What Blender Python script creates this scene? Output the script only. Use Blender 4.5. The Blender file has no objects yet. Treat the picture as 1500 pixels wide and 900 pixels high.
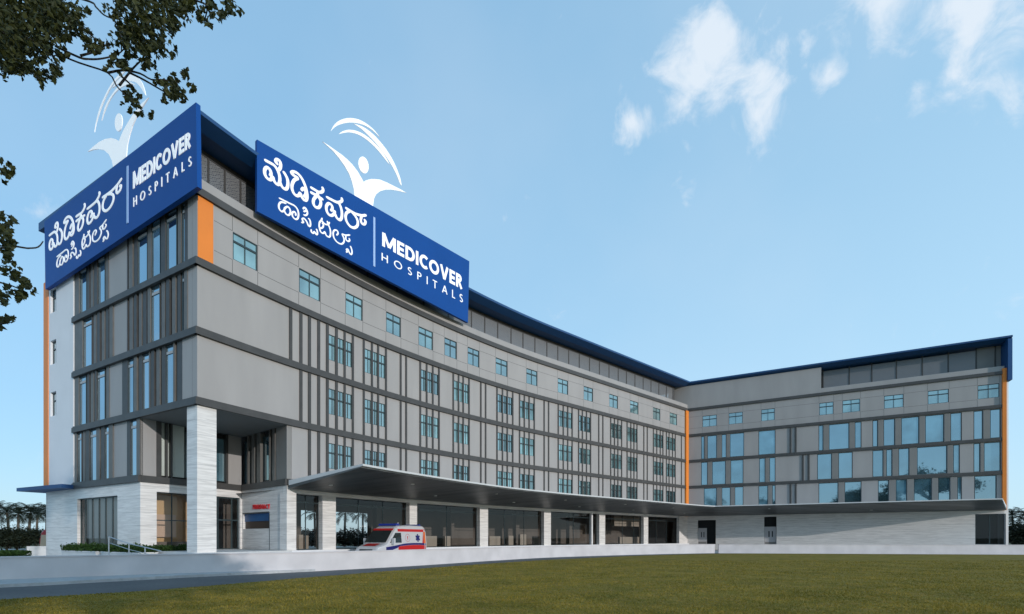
import bpy, bmesh, math, random
import numpy as np
from mathutils import Vector, Matrix

random.seed(7)
rng = np.random.default_rng(7)
SC = bpy.context.scene
COL = SC.collection
R = math.radians
F = 696.0            # focal length in photo pixels (photo is 1500 wide)
CX, HY = 750.0, 788.0
E = 1.65             # eye height above the ground

# ------------------------------------------------------------------ mesh helper
class MB:
    def __init__(s):
        s.v = []; s.f = []
    def quad(s, a, b, c, d):
        n = len(s.v); s.v += [tuple(a), tuple(b), tuple(c), tuple(d)]; s.f.append((n, n+1, n+2, n+3))
    def tri(s, a, b, c):
        n = len(s.v); s.v += [tuple(a), tuple(b), tuple(c)]; s.f.append((n, n+1, n+2))
    def poly(s, pts):
        n = len(s.v); s.v += [tuple(p) for p in pts]; s.f.append(tuple(range(n, n+len(pts))))
    def hexa(s, p):      # p: 4 bottom, 4 top (same order)
        n = len(s.v); s.v += [tuple(q) for q in p]
        for f in ((3,2,1,0),(4,5,6,7),(0,1,5,4),(1,2,6,5),(2,3,7,6),(3,0,4,7)):
            s.f.append(tuple(n+i for i in f))
    def box(s, x0, x1, y0, y1, z0, z1):
        s.hexa([(x0,y0,z0),(x1,y0,z0),(x1,y1,z0),(x0,y1,z0),(x0,y0,z1),(x1,y0,z1),(x1,y1,z1),(x0,y1,z1)])
    def loft(s, rings, close=True, caps=True):
        n0 = len(s.v); k = len(rings[0])
        for r in rings: s.v += [tuple(p) for p in r]
        for i in range(len(rings)-1):
            for j in range(k if close else k-1):
                a = n0+i*k+j; b = n0+i*k+(j+1) % k
                s.f.append((a, b, b+k, a+k))
        if caps and close:
            s.f.append(tuple(n0+j for j in reversed(range(k))))
            s.f.append(tuple(n0+(len(rings)-1)*k+j for j in range(k)))
    def tube(s, pts, radii, k=6):
        pts = [Vector(p) for p in pts]
        if not hasattr(radii, '__len__'): radii = [radii]*len(pts)
        rings = []
        for i, p in enumerate(pts):
            d = (pts[min(i+1, len(pts)-1)] - pts[max(i-1, 0)])
            if d.length < 1e-9: d = Vector((0,0,1))
            d.normalize()
            u = d.cross(Vector((0,0,1)) if abs(d.z) < .95 else Vector((1,0,0))); u.normalize()
            w = d.cross(u)
            rings.append([p + (u*math.cos(6.28319*j/k) + w*math.sin(6.28319*j/k))*radii[i] for j in range(k)])
        s.loft(rings)
    def prism(s, pts, fn0, fn1):       # polygon extruded between two mappings
        n = len(pts); a = len(s.v)
        s.v += [tuple(fn0(p)) for p in pts] + [tuple(fn1(p)) for p in pts]
        s.f.append(tuple(a+i for i in range(n)))
        s.f.append(tuple(a+n+i for i in reversed(range(n))))
        for i in range(n):
            j = (i+1) % n
            s.f.append((a+i, a+j, a+n+j, a+n+i))
    def build(s, name, mat, parent=None, smooth=False, loc=None):
        me = bpy.data.meshes.new(name)
        v = np.array(s.v, dtype=float).reshape(-1, 3)
        if parent is not None and loc is None: off = world_loc(parent)
        elif loc is not None: off = Vector(loc)
        else: off = Vector((v[:,0].mean(), v[:,1].mean(), v[:,2].min()))
        v = v - np.array(off)
        me.from_pydata(v.tolist(), [], s.f)
        me.update()
        if mat is not None: me.materials.append(mat)
        if smooth:
            me.polygons.foreach_set('use_smooth', [True]*len(me.polygons))
        o = bpy.data.objects.new(name, me); COL.objects.link(o)
        if parent is not None: o.parent = parent
        else: o.location = off
        return o

def world_loc(o):
    p = Vector((0,0,0))
    while o is not None:
        p = p + o.location; o = o.parent
    return p

def tag(o, label=None, cat=None, group=None, kind=None):
    if label: o['label'] = label
    if cat: o['category'] = cat
    if group: o['group'] = group
    if kind: o['kind'] = kind
    return o

def empty(name, loc, label, cat, group=None):
    o = bpy.data.objects.new(name, None); COL.objects.link(o)
    o.location = loc; o.empty_display_size = .5
    return tag(o, label, cat, group)

# ------------------------------------------------------------------ materials
def mat(name, col, rough=.6, metal=0., spec=.5, noise=None, bump=None, scale=(1,1,1)):
    m = bpy.data.materials.new(name); m.use_nodes = True
    nt = m.node_tree; b = nt.nodes['Principled BSDF']
    b.inputs['Base Color'].default_value = (*col, 1); b.inputs['Roughness'].default_value = rough
    b.inputs['Metallic'].default_value = metal; b.inputs['Specular IOR Level'].default_value = spec
    if noise or bump:
        tc = nt.nodes.new('ShaderNodeTexCoord'); mp = nt.nodes.new('ShaderNodeMapping')
        mp.inputs['Scale'].default_value = scale
        nt.links.new(tc.outputs['Object'], mp.inputs['Vector'])
    if noise:      # (scale, amount)
        n = nt.nodes.new('ShaderNodeTexNoise'); n.inputs['Scale'].default_value = noise[0]; n.inputs['Detail'].default_value = 6
        nt.links.new(mp.outputs[0], n.inputs['Vector'])
        r = nt.nodes.new('ShaderNodeValToRGB')
        a = noise[1]
        r.color_ramp.elements[0].position = .3; r.color_ramp.elements[1].position = .7
        r.color_ramp.elements[0].color = (*[c*(1-a) for c in col], 1); r.color_ramp.elements[1].color = (*[min(1, c*(1+a)) for c in col], 1)
        nt.links.new(n.outputs['Fac'], r.inputs['Fac']); nt.links.new(r.outputs[0], b.inputs['Base Color'])
    if bump:
        n2 = nt.nodes.new('ShaderNodeTexNoise'); n2.inputs['Scale'].default_value = bump[0]; n2.inputs['Detail'].default_value = 4
        nt.links.new(mp.outputs[0], n2.inputs['Vector'])
        bp = nt.nodes.new('ShaderNodeBump'); bp.inputs['Strength'].default_value = bump[1]; bp.inputs['Distance'].default_value = .02
        nt.links.new(n2.outputs['Fac'], bp.inputs['Height']); nt.links.new(bp.outputs[0], b.inputs['Normal'])
    return m

M = {}
M['panel'] = mat('grey_panel', (.348,.327,.316), .55, noise=(.8,.06), scale=(1,1,.22))
M['panel_dark'] = mat('taupe_panel', (.215,.204,.192), .55, noise=(.6,.06))
M['pale'] = mat('pale_panel', (.42,.415,.415), .5, noise=(.5,.04))
M['white_wall'] = mat('white_render', (.78,.765,.775), .7, noise=(.6,.03))
M['band'] = mat('dark_band', (.058,.055,.053), .5, noise=(1.5,.15))
M['fin'] = mat('dark_fin', (.050,.047,.045), .5, noise=(2,.15))
M['finbrown'] = mat('brown_grey_fin', (.125,.116,.106), .5, noise=(2,.12))
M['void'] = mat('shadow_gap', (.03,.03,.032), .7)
M['joint'] = mat('joint_sealant', (.15,.147,.145), .8)
M['orange'] = mat('orange_cladding', (.80,.225,.022), .5, noise=(.8,.04))
M['blue'] = mat('blue_sign_face', (.007,.072,.30), .5, spec=.15, noise=(.4,.04))
M['roof'] = mat('blue_roof', (.006,.065,.20), .5, noise=(.5,.06))
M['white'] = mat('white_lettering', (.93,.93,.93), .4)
# faint emission added so rooftop lettering and emblems stay white in shade
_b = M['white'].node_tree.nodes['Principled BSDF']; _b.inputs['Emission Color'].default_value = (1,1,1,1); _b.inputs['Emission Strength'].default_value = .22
M['pblue'] = mat('pale_blue_line', (.36,.52,.82), .4)
M['frame'] = mat('window_frame', (.028,.045,.05), .4)
M['steel'] = mat('steel_rail', (.62,.62,.64), .3, .9)
M['canopytop'] = mat('canopy_fascia', (.60,.60,.60), .45, noise=(.7,.05))
M['red'] = mat('red_letters', (.62,.02,.025), .4)
M['wall'] = mat('white_plaster_wall', (.585,.55,.555), .75, noise=(.9,.09), bump=(6,.1))
M['planter'] = mat('planter_concrete', (.62,.61,.60), .7, noise=(1.4,.08))
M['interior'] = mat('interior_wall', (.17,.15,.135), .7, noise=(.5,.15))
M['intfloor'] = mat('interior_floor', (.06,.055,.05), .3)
M['intwarm'] = mat('warm_interior_wall', (.62,.42,.22), .7)
M['peach'] = mat('peach_board', (.62,.45,.34), .7)
M['counter'] = mat('cream_counter', (.50,.45,.39), .5)
M['blind'] = mat('window_blind', (.66,.60,.55), .7)
M['doorwhite'] = mat('door_leaf', (.45,.44,.45), .5)
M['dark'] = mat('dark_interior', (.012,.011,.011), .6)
M['curtain'] = mat('pale_curtain', (.52,.56,.52), .7, noise=(.8,.05))
M['lightdisc'] = mat('downlight', (.8,.8,.78), .3)

def glass_mat(name, tint, refl, rough=.02, mixf=.45):
    """coated tinted glass: mirror-like coat over a coloured body"""
    m = bpy.data.materials.new(name); m.use_nodes = True
    nt = m.node_tree; nt.nodes.clear()
    out = nt.nodes.new('ShaderNodeOutputMaterial')
    d = nt.nodes.new('ShaderNodeBsdfDiffuse')
    g = nt.nodes.new('ShaderNodeBsdfGlossy'); g.inputs['Color'].default_value = (*refl, 1); g.inputs['Roughness'].default_value = rough
    tc = nt.nodes.new('ShaderNodeTexCoord')
    n = nt.nodes.new('ShaderNodeTexNoise'); n.inputs['Scale'].default_value = .45; n.inputs['Detail'].default_value = 2
    nt.links.new(tc.outputs['Object'], n.inputs['Vector'])
    cr = nt.nodes.new('ShaderNodeValToRGB')
    cr.color_ramp.elements[0].position = .35; cr.color_ramp.elements[1].position = .65
    cr.color_ramp.elements[0].color = (*[c*.6 for c in tint], 1); cr.color_ramp.elements[1].color = (*[c*1.4 for c in tint], 1)
    nt.links.new(n.outputs['Fac'], cr.inputs['Fac'])
    o2 = nt.nodes.new('ShaderNodeObjectInfo'); m2 = nt.nodes.new('ShaderNodeMapRange'); nt.links.new(o2.outputs['Random'], m2.inputs['Value']); m2.inputs['To Min'].default_value = 1.7; m2.inputs['To Max'].default_value = .45
    vs_ = nt.nodes.new('ShaderNodeVectorMath'); vs_.operation = 'SCALE'; nt.links.new(cr.outputs[0], vs_.inputs[0]); nt.links.new(m2.outputs[0], vs_.inputs['Scale'])
    nt.links.new(vs_.outputs[0], d.inputs['Color'])
    bp = nt.nodes.new('ShaderNodeBump'); bp.inputs['Strength'].default_value = .03; bp.inputs['Distance'].default_value = .05
    n2 = nt.nodes.new('ShaderNodeTexNoise'); n2.inputs['Scale'].default_value = .8
    nt.links.new(tc.outputs['Object'], n2.inputs['Vector']); nt.links.new(n2.outputs['Fac'], bp.inputs['Height']); nt.links.new(bp.outputs[0], g.inputs['Normal'])
    fr = nt.nodes.new('ShaderNodeFresnel'); fr.inputs['IOR'].default_value = 1.5
    oi = nt.nodes.new('ShaderNodeObjectInfo'); mr = nt.nodes.new('ShaderNodeMapRange'); nt.links.new(oi.outputs['Random'], mr.inputs['Value'])
    mr.inputs['To Min'].default_value = mixf-.13; mr.inputs['To Max'].default_value = mixf+.10
    ad = nt.nodes.new('ShaderNodeMath'); ad.operation = 'ADD'; ad.use_clamp = True
    nt.links.new(fr.outputs[0], ad.inputs[0]); nt.links.new(mr.outputs[0], ad.inputs[1])
    mx = nt.nodes.new('ShaderNodeMixShader')
    nt.links.new(ad.outputs[0], mx.inputs[0]); nt.links.new(d.outputs[0], mx.inputs[1]); nt.links.new(g.outputs[0], mx.inputs[2])
    nt.links.new(mx.outputs[0], out.inputs[0])
    return m

def clear_glass(name, trans, mixf=.0):
    m = bpy.data.materials.new(name); m.use_nodes = True
    nt = m.node_tree; nt.nodes.clear()
    out = nt.nodes.new('ShaderNodeOutputMaterial')
    t = nt.nodes.new('ShaderNodeBsdfTransparent'); t.inputs['Color'].default_value = (*trans, 1)
    g = nt.nodes.new('ShaderNodeBsdfGlossy'); g.inputs['Roughness'].default_value = .015
    fr = nt.nodes.new('ShaderNodeFresnel'); fr.inputs['IOR'].default_value = 1.5
    ad = nt.nodes.new('ShaderNodeMath'); ad.operation = 'ADD'; ad.use_clamp = True; ad.inputs[1].default_value = mixf
    nt.links.new(fr.outputs[0], ad.inputs[0])
    mx = nt.nodes.new('ShaderNodeMixShader')
    nt.links.new(ad.outputs[0], mx.inputs[0]); nt.links.new(t.outputs[0], mx.inputs[1]); nt.links.new(g.outputs[0], mx.inputs[2])
    nt.links.new(mx.outputs[0], out.inputs[0])
    return m
M['glass_teal'] = glass_mat('teal_glass', (.135,.235,.245), (.60,.72,.73), mixf=.42)
M['glass_blue'] = glass_mat('blue_glass', (.075,.155,.195), (.56,.70,.75), mixf=.44)
M['glass_grey'] = glass_mat('grey_blue_glass', (.07,.13,.175), (.6,.76,.86), mixf=.48)
M['glass_dark'] = clear_glass('tinted_shop_glass', (.74,.72,.70), .0)
M['glass_clear'] = clear_glass('clear_shop_glass', (.90,.88,.86), .0)

def marble():
    m = bpy.data.materials.new('banded_marble'); m.use_nodes = True
    nt = m.node_tree; b = nt.nodes['Principled BSDF']; b.inputs['Roughness'].default_value = .4
    tc = nt.nodes.new('ShaderNodeTexCoord')
    mp = nt.nodes.new('ShaderNodeMapping'); mp.inputs['Scale'].default_value = (.5,.5,7.5)
    nt.links.new(tc.outputs['Object'], mp.inputs['Vector'])
    n = nt.nodes.new('ShaderNodeTexNoise'); n.inputs['Scale'].default_value = 1.3; n.inputs['Detail'].default_value = 8; n.inputs['Roughness'].default_value = .62; n.inputs['Distortion'].default_value = .6
    nt.links.new(mp.outputs[0], n.inputs['Vector'])
    cr = nt.nodes.new('ShaderNodeValToRGB')
    e = cr.color_ramp.elements; e[0].position = .34; e[0].color = (.59,.555,.53,1); e[1].position = .60; e[1].color = (.80,.76,.73,1)
    nt.links.new(n.outputs['Fac'], cr.inputs['Fac'])
    # horizontal slab joints every 0.75 m
    sx = nt.nodes.new('ShaderNodeSeparateXYZ'); nt.links.new(tc.outputs['Object'], sx.inputs[0])
    md = nt.nodes.new('ShaderNodeMath'); md.operation = 'MODULO'; md.inputs[1].default_value = .78
    nt.links.new(sx.outputs['Z'], md.inputs[0])
    lt = nt.nodes.new('ShaderNodeMath'); lt.operation = 'LESS_THAN'; lt.inputs[1].default_value = .022
    nt.links.new(md.outputs[0], lt.inputs[0])
    mu = nt.nodes.new('ShaderNodeMath'); mu.operation = 'MULTIPLY'; mu.inputs[1].default_value = .55
    nt.links.new(lt.outputs[0], mu.inputs[0])
    mx = nt.nodes.new('ShaderNodeMixRGB'); mx.inputs[2].default_value = (.33,.32,.32,1)
    nt.links.new(mu.outputs[0], mx.inputs[0]); nt.links.new(cr.outputs[0], mx.inputs[1]); nt.links.new(mx.outputs[0], b.inputs['Base Color'])
    return m
M['marble'] = marble()

def soffit_mat():
    m = bpy.data.materials.new('slatted_soffit'); m.use_nodes = True
    nt = m.node_tree; b = nt.nodes['Principled BSDF']; b.inputs['Roughness'].default_value = .45
    tc = nt.nodes.new('ShaderNodeTexCoord')
    n = nt.nodes.new('ShaderNodeTexNoise'); n.inputs['Scale'].default_value = .35; n.inputs['Detail'].default_value = 5
    mp = nt.nodes.new('ShaderNodeMapping'); mp.inputs['Rotation'].default_value = (0,0,R(35)); mp.inputs['Scale'].default_value = (.5,3.2,1)
    nt.links.new(tc.outputs['Object'], mp.inputs['Vector']); nt.links.new(mp.outputs[0], n.inputs['Vector'])
    cr = nt.nodes.new('ShaderNodeValToRGB')
    e = cr.color_ramp.elements; e[0].position = .35; e[0].color = (.055,.062,.064,1); e[1].position = .66; e[1].color = (.135,.142,.145,1)
    nt.links.new(n.outputs['Fac'], cr.inputs['Fac']); nt.links.new(cr.outputs[0], b.inputs['Base Color'])
    return m
M['soffit'] = soffit_mat()
M['soffit_plain'] = mat('plain_soffit', (.16,.165,.165), .6, noise=(.4,.06))

def mesh_mat():
    m = bpy.data.materials.new('perforated_metal'); m.use_nodes = True
    nt = m.node_tree; b = nt.nodes['Principled BSDF']; b.inputs['Roughness'].default_value = .45; b.inputs['Metallic'].default_value = .3
    b.inputs['Base Color'].default_value = (.20,.205,.215,1)
    tc = nt.nodes.new('ShaderNodeTexCoord')
    mp = nt.nodes.new('ShaderNodeMapping'); mp.inputs['Rotation'].default_value = (R(45),R(20),0); mp.inputs['Scale'].default_value = (13,13,13)
    nt.links.new(tc.outputs['Object'], mp.inputs['Vector'])
    ck = nt.nodes.new('ShaderNodeTexVoronoi'); ck.inputs['Scale'].default_value = 1.0; ck.inputs['Randomness'].default_value = .15
    nt.links.new(mp.outputs[0], ck.inputs['Vector'])
    lt = nt.nodes.new('ShaderNodeMath'); lt.operation = 'LESS_THAN'; lt.inputs[1].default_value = .30
    nt.links.new(ck.outputs['Distance'], lt.inputs[0])
    t = nt.nodes.new('ShaderNodeBsdfTransparent')
    mx = nt.nodes.new('ShaderNodeMixShader'); out = nt.nodes['Material Output']
    nt.links.new(lt.outputs[0], mx.inputs[0]); nt.links.new(b.outputs[0], mx.inputs[1]); nt.links.new(t.outputs[0], mx.inputs[2])
    nt.links.new(mx.outputs[0], out.inputs[0])
    return m
M['mesh'] = mesh_mat()

def ground_mat(name, c1, c2, c3, s1, s2, rough=.9, bump=0., bs=40):
    m = bpy.data.materials.new(name); m.use_nodes = True
    nt = m.node_tree; b = nt.nodes['Principled BSDF']; b.inputs['Roughness'].default_value = rough; b.inputs['Specular IOR Level'].default_value = .15
    tc = nt.nodes.new('ShaderNodeTexCoord')
    n1 = nt.nodes.new('ShaderNodeTexNoise'); n1.inputs['Scale'].default_value = s1; n1.inputs['Detail'].default_value = 5
    n2 = nt.nodes.new('ShaderNodeTexNoise'); n2.inputs['Scale'].default_value = s2; n2.inputs['Detail'].default_value = 8
    for n in (n1, n2): nt.links.new(tc.outputs['Object'], n.inputs['Vector'])
    r1 = nt.nodes.new('ShaderNodeValToRGB'); r1.color_ramp.elements[0].position = .35; r1.color_ramp.elements[1].position = .65
    r1.color_ramp.elements[0].color = (*c1, 1); r1.color_ramp.elements[1].color = (*c2, 1)
    nt.links.new(n1.outputs['Fac'], r1.inputs['Fac'])
    r2 = nt.nodes.new('ShaderNodeValToRGB'); r2.color_ramp.elements[0].position = .42; r2.color_ramp.elements[1].position = .7
    nt.links.new(n2.outputs['Fac'], r2.inputs['Fac'])
    mx = nt.nodes.new('ShaderNodeMixRGB'); mx.inputs[2].default_value = (*c3, 1)
    nt.links.new(r2.outputs[0], mx.inputs[0]); nt.links.new(r1.outputs[0], mx.inputs[1]); nt.links.new(mx.outputs[0], b.inputs['Base Color'])
    if bump:
        n3 = nt.nodes.new('ShaderNodeTexNoise'); n3.inputs['Scale'].default_value = bs; n3.inputs['Detail'].default_value = 3
        nt.links.new(tc.outputs['Object'], n3.inputs['Vector'])
        bp = nt.nodes.new('ShaderNodeBump'); bp.inputs['Strength'].default_value = bump; bp.inputs['Distance'].default_value = .03
        nt.links.new(n3.outputs['Fac'], bp.inputs['Height']); nt.links.new(bp.outputs[0], b.inputs['Normal'])
    return m
M['ground'] = ground_mat('dry_ground', (.11,.115,.06), (.16,.15,.09), (.09,.1,.045), .05, .6)
M['lawn'] = ground_mat('lawn_soil', (.145,.118,.016), (.24,.185,.032), (.30,.19,.05), .5, 2.2, bump=.7, bs=22)
M['asphalt'] = ground_mat('asphalt', (.125,.122,.125), (.165,.16,.16), (.11,.11,.112), .4, 9, bump=.15, bs=60)
M['drive'] = ground_mat('driveway_concrete', (.46,.45,.44), (.52,.51,.5), (.42,.41,.4), .3, 5)
M['kerb'] = ground_mat('pale_pavement', (.42,.42,.43), (.5,.5,.5), (.38,.38,.38), .5, 6)

def leaf_mat(name, c1, c2, trans=.25, patch=0):
    m = bpy.data.materials.new(name); m.use_nodes = True
    nt = m.node_tree; b = nt.nodes['Principled BSDF']; b.inputs['Roughness'].default_value = .6; b.inputs['Specular IOR Level'].default_value = .25
    g = nt.nodes.new('ShaderNodeNewGeometry')
    cr = nt.nodes.new('ShaderNodeValToRGB')
    cr.color_ramp.elements[0].color = (*c1, 1); cr.color_ramp.elements[1].color = (*c2, 1)
    nt.links.new(g.outputs['Random Per Island'], cr.inputs['Fac']); colr = cr.outputs[0]
    if patch:      # patchy growth across the lawn
        tc = nt.nodes.new('ShaderNodeTexCoord'); n = nt.nodes.new('ShaderNodeTexNoise'); n.inputs['Scale'].default_value = .5; n.inputs['Detail'].default_value = 7; n.inputs['Roughness'].default_value = .68
        nt.links.new(tc.outputs['Object'], n.inputs['Vector'])
        pr = nt.nodes.new('ShaderNodeValToRGB'); pr.color_ramp.elements[0].position = .36; pr.color_ramp.elements[1].position = .66
        pr.color_ramp.elements[0].color = (.52,.60,.50,1); pr.color_ramp.elements[1].color = (1.25,1.16,1.1,1); nt.links.new(n.outputs['Fac'], pr.inputs['Fac'])
        mm_ = nt.nodes.new('ShaderNodeMixRGB'); mm_.blend_type = 'MULTIPLY'; mm_.inputs[0].default_value = 1; nt.links.new(cr.outputs[0], mm_.inputs[1]); nt.links.new(pr.outputs[0], mm_.inputs[2]); colr = mm_.outputs[0]
    nt.links.new(colr, b.inputs['Base Color'])
    t = nt.nodes.new('ShaderNodeBsdfTranslucent'); nt.links.new(colr, t.inputs['Color'])
    mx = nt.nodes.new('ShaderNodeMixShader'); mx.inputs[0].default_value = trans
    out = nt.nodes['Material Output']
    nt.links.new(b.outputs[0], mx.inputs[1]); nt.links.new(t.outputs[0], mx.inputs[2]); nt.links.new(mx.outputs[0], out.inputs[0])
    return m
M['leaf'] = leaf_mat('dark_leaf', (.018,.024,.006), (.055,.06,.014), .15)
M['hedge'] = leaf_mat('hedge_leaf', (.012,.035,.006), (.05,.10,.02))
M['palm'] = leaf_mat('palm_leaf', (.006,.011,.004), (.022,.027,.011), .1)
M['grass'] = leaf_mat('grass_blade', (.17,.14,.013), (.42,.30,.055), .25, 1)
M['bark'] = mat('bark', (.06,.045,.032), .9, noise=(6,.3), bump=(12,.5))
M['twig'] = mat('dark_twig', (.022,.018,.014), .9)
M['palmtrunk'] = mat('palm_bark', (.11,.09,.07), .9, noise=(8,.3), bump=(14,.5))

# ------------------------------------------------------------------ facade frames
class Line:
    curved = False
    def __init__(s, a, b):
        s.a = Vector((a[0], a[1])); b = Vector((b[0], b[1])); s.L = (b-s.a).length
        s.d = (b-s.a)/s.L; s.n = Vector((s.d.y, -s.d.x))
    def P(s, t, o, z):
        p = s.a + s.d*t + s.n*o
        return Vector((p.x, p.y, z))
    def at(s, px, o=0.):
        k = (px-CX)/F; q = s.a + s.n*o
        return (q.x - k*q.y)/(k*s.d.y - s.d.x)
    def pt(s, px, py, o=0.):           # pixel -> (s, z) on the plane
        t = s.at(px, o); y = s.P(t, o, 0).y
        return t, E + (HY-py)/F*y
class Curve:
    curved = True
    def __init__(s, a, th0, th1, La, L):
        n = 1600; s.L = L; s.ss = np.linspace(-3, L+3, n)
        s.th = np.radians(th0+(th1-th0)*np.clip(s.ss/La, 0, 1)); ds = s.ss[1]-s.ss[0]
        x = np.concatenate([[0], np.cumsum(np.cos(s.th[:-1])*ds)]); y = np.concatenate([[0], np.cumsum(np.sin(s.th[:-1])*ds)])
        s.x = x - np.interp(0, s.ss, x) + a[0]; s.y = y - np.interp(0, s.ss, y) + a[1]
    def P(s, t, o, z):
        th = np.interp(t, s.ss, s.th)
        return Vector((np.interp(t, s.ss, s.x)+o*math.sin(th), np.interp(t, s.ss, s.y)-o*math.cos(th), z))
    def at(s, px, o=0.):
        xx = s.x+o*np.sin(s.th); yy = s.y-o*np.cos(s.th)
        return float(np.interp(px, CX+F*xx/yy, s.ss))
C = (-16.3, 24.6)
LONG = Curve(C, 61.8, 40.0, 32., 59.35)
J = LONG.P(59.35, 0, 0)
wend = (J.x+.885*32.6, J.y-.466*32.6)
WING = Line((J.x, J.y), wend)
Lf = 18.75
LEFT = Line((C[0]-.881*Lf, C[1]+.473*Lf), C)
A = LEFT.P(LEFT.at(205.5), 0, 0); B = LONG.P(5.1, 0, 0)
D = (A.x+.473*6.0, A.y+.881*6.0)
RAD = Line((A.x, A.y), D)
RDB = Line(D, (B.x, B.y))

def steps(fr, s0, s1, step=1.1):
    if not fr.curved: return [s0, s1]
    n = max(1, int(math.ceil((s1-s0)/step)))
    return [s0+(s1-s0)*i/n for i in range(n+1)]
def fbox(mb, fr, s0, s1, o0, o1, z0, z1):
    ss = steps(fr, s0, s1)
    rings = [[fr.P(s, o0, z0), fr.P(s, o1, z0), fr.P(s, o1, z1), fr.P(s, o0, z1)] for s in ss]
    mb.loft(rings)
def fquad(mb, fr, s0, s1, o, z0, z1):
    ss = steps(fr, s0, s1)
    for a, b in zip(ss, ss[1:]):
        mb.quad(fr.P(a,o,z0), fr.P(b,o,z0), fr.P(b,o,z1), fr.P(a,o,z1))
def wall_holes(mb, fr, s0, s1, z0, z1, holes, o=0., depth=.3):
    xs = sorted(set([s0, s1]+[h[0] for h in holes]+[h[1] for h in holes]))
    zs = sorted(set([z0, z1]+[h[2] for h in holes]+[h[3] for h in holes]))
    xs = [x for x in xs if s0-1e-6 <= x <= s1+1e-6]; zs = [z for z in zs if z0-1e-6 <= z <= z1+1e-6]
    for i in range(len(xs)-1):
        for k in range(len(zs)-1):
            xm = (xs[i]+xs[i+1])/2; zm = (zs[k]+zs[k+1])/2
            if any(h[0] < xm < h[1] and h[2] < zm < h[3] for h in holes): continue
            fquad(mb, fr, xs[i], xs[i+1], o, zs[k], zs[k+1])
    for h in holes:
        a, b, c, d = h
        mb.quad(fr.P(a,o,c), fr.P(a,o,d), fr.P(a,o-depth,d), fr.P(a,o-depth,c))
        mb.quad(fr.P(b,o,c), fr.P(b,o-depth,c), fr.P(b,o-depth,d), fr.P(b,o,d))
        ss = steps(fr, a, b)
        for p, q in zip(ss, ss[1:]):
            mb.quad(fr.P(p,o,c), fr.P(q,o,c), fr.P(q,o-depth,c), fr.P(p,o-depth,c))
            mb.quad(fr.P(p,o,d), fr.P(p,o-depth,d), fr.P(q,o-depth,d), fr.P(q,o,d))

# ------------------------------------------------------------------ the hospital
H = empty('hospital_building', (C[0], C[1], 0), 'grey six storey hospital with dark bands, orange strips, blue roof and long entrance canopy', 'building')
Z = [E+18.14, E+14.5, E+10.9, E+7.27, E+3.6]       # tops of the floor bands
BH = .38
FL = E-.77                                          # podium floor

def window(fr, s0, s1, z0, z1, name, gm, vs=(.5,), hs=(.66,), o=-.10, fw=.055, hw=None, parent=None):
    """frame = part, pane = sub-part"""
    m = MB()
    fbox(m, fr, s0, s0+fw, o-.03, o+.03, z0, z1); fbox(m, fr, s1-fw, s1, o-.03, o+.03, z0, z1)
    fbox(m, fr, s0+fw, s1-fw, o-.03, o+.031, z1-fw, z1); fbox(m, fr, s0+fw, s1-fw, o-.03, o+.031, z0, z0+fw*.7)
    for v in vs:
        s = s0+(s1-s0)*v; fbox(m, fr, s-fw*.45, s+fw*.45, o-.028, o+.025, z0+fw*.7, z1-fw)
    for h in hs:
        z = z0+(z1-z0)*h; w = hw or fw; fbox(m, fr, s0+fw, s1-fw, o-.026, o+.034, z-w*.5, z+w*.5)
    f = m.build(name, M['frame'], parent or H)
    g = MB(); fquad(g, fr, s0+fw*.3, s1-fw*.3, o-.012, z0+.01, z1-.01)
    g.build('pane', gm, f)
    return f

# --- long facade ---------------------------------------------------------------
top_px = [(341,377),(438,469),(506,531),(565.6,587),(613,634),(651,669),(685,702),(726,743.3),(771,787),(817,832),
          (855,868.5),(892.5,905),(923,935),(956.5,967),(981,991.5)]
tw = [(LONG.at(a), LONG.at(b), E+15.38, E+16.9) for a, b in top_px]
grp_px = [(480.7,518),(534,566.5),(616.7,644),(665,688),(729,752),(762,783.5),(818.7,839),(848.5,866),(895.5,911.5),(919.5,934),(958,972),(977,990)]
groups = [(LONG.at(a, .1), LONG.at(b, .1)) for a, b in grp_px]
holes = list(tw)
for (a, b) in groups:
    for i in range(1, 4):
        holes.append((a+.08, b-.08, Z[i]-2.68, Z[i]-.98))
m = MB()
wall_holes(m, LONG, 0, LONG.L, Z[4]-.2, Z[0]+.56, holes, 0., .28)
mm = MB()
fw_ = MB()
# the wall stops above the corner porch: rebuild lower band start beyond the porch
m = MB()
wall_holes(m, LONG, 0, LONG.L, Z[3]-BH, Z[0]+.56, [h for h in holes if h[2] > Z[3]-BH], 0., .28)
wall_holes(m, LONG, 5.1, LONG.L, Z[4]-.2, Z[3]-BH, [h for h in holes if h[2] < Z[3]-BH], 0., .28)
m.build('facade_wall', M['panel'], H)
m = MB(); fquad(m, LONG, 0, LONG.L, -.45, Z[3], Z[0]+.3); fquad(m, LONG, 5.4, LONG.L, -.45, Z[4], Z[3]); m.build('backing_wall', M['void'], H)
for (a, b, c, d) in tw:
    window(LONG, a, b, c, d, 'window', M['glass_teal'], (.5,), (.68,), hw=.11, o=-.05)
for (a, b) in groups:
    for i in range(1, 4):
        window(LONG, a+.08, b-.08, Z[i]-2.68, Z[i]-.98, 'triple_window', M['glass_teal'], (.17,.5,.83), (.62,), hw=.10, fw=.035, o=-.035)
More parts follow.
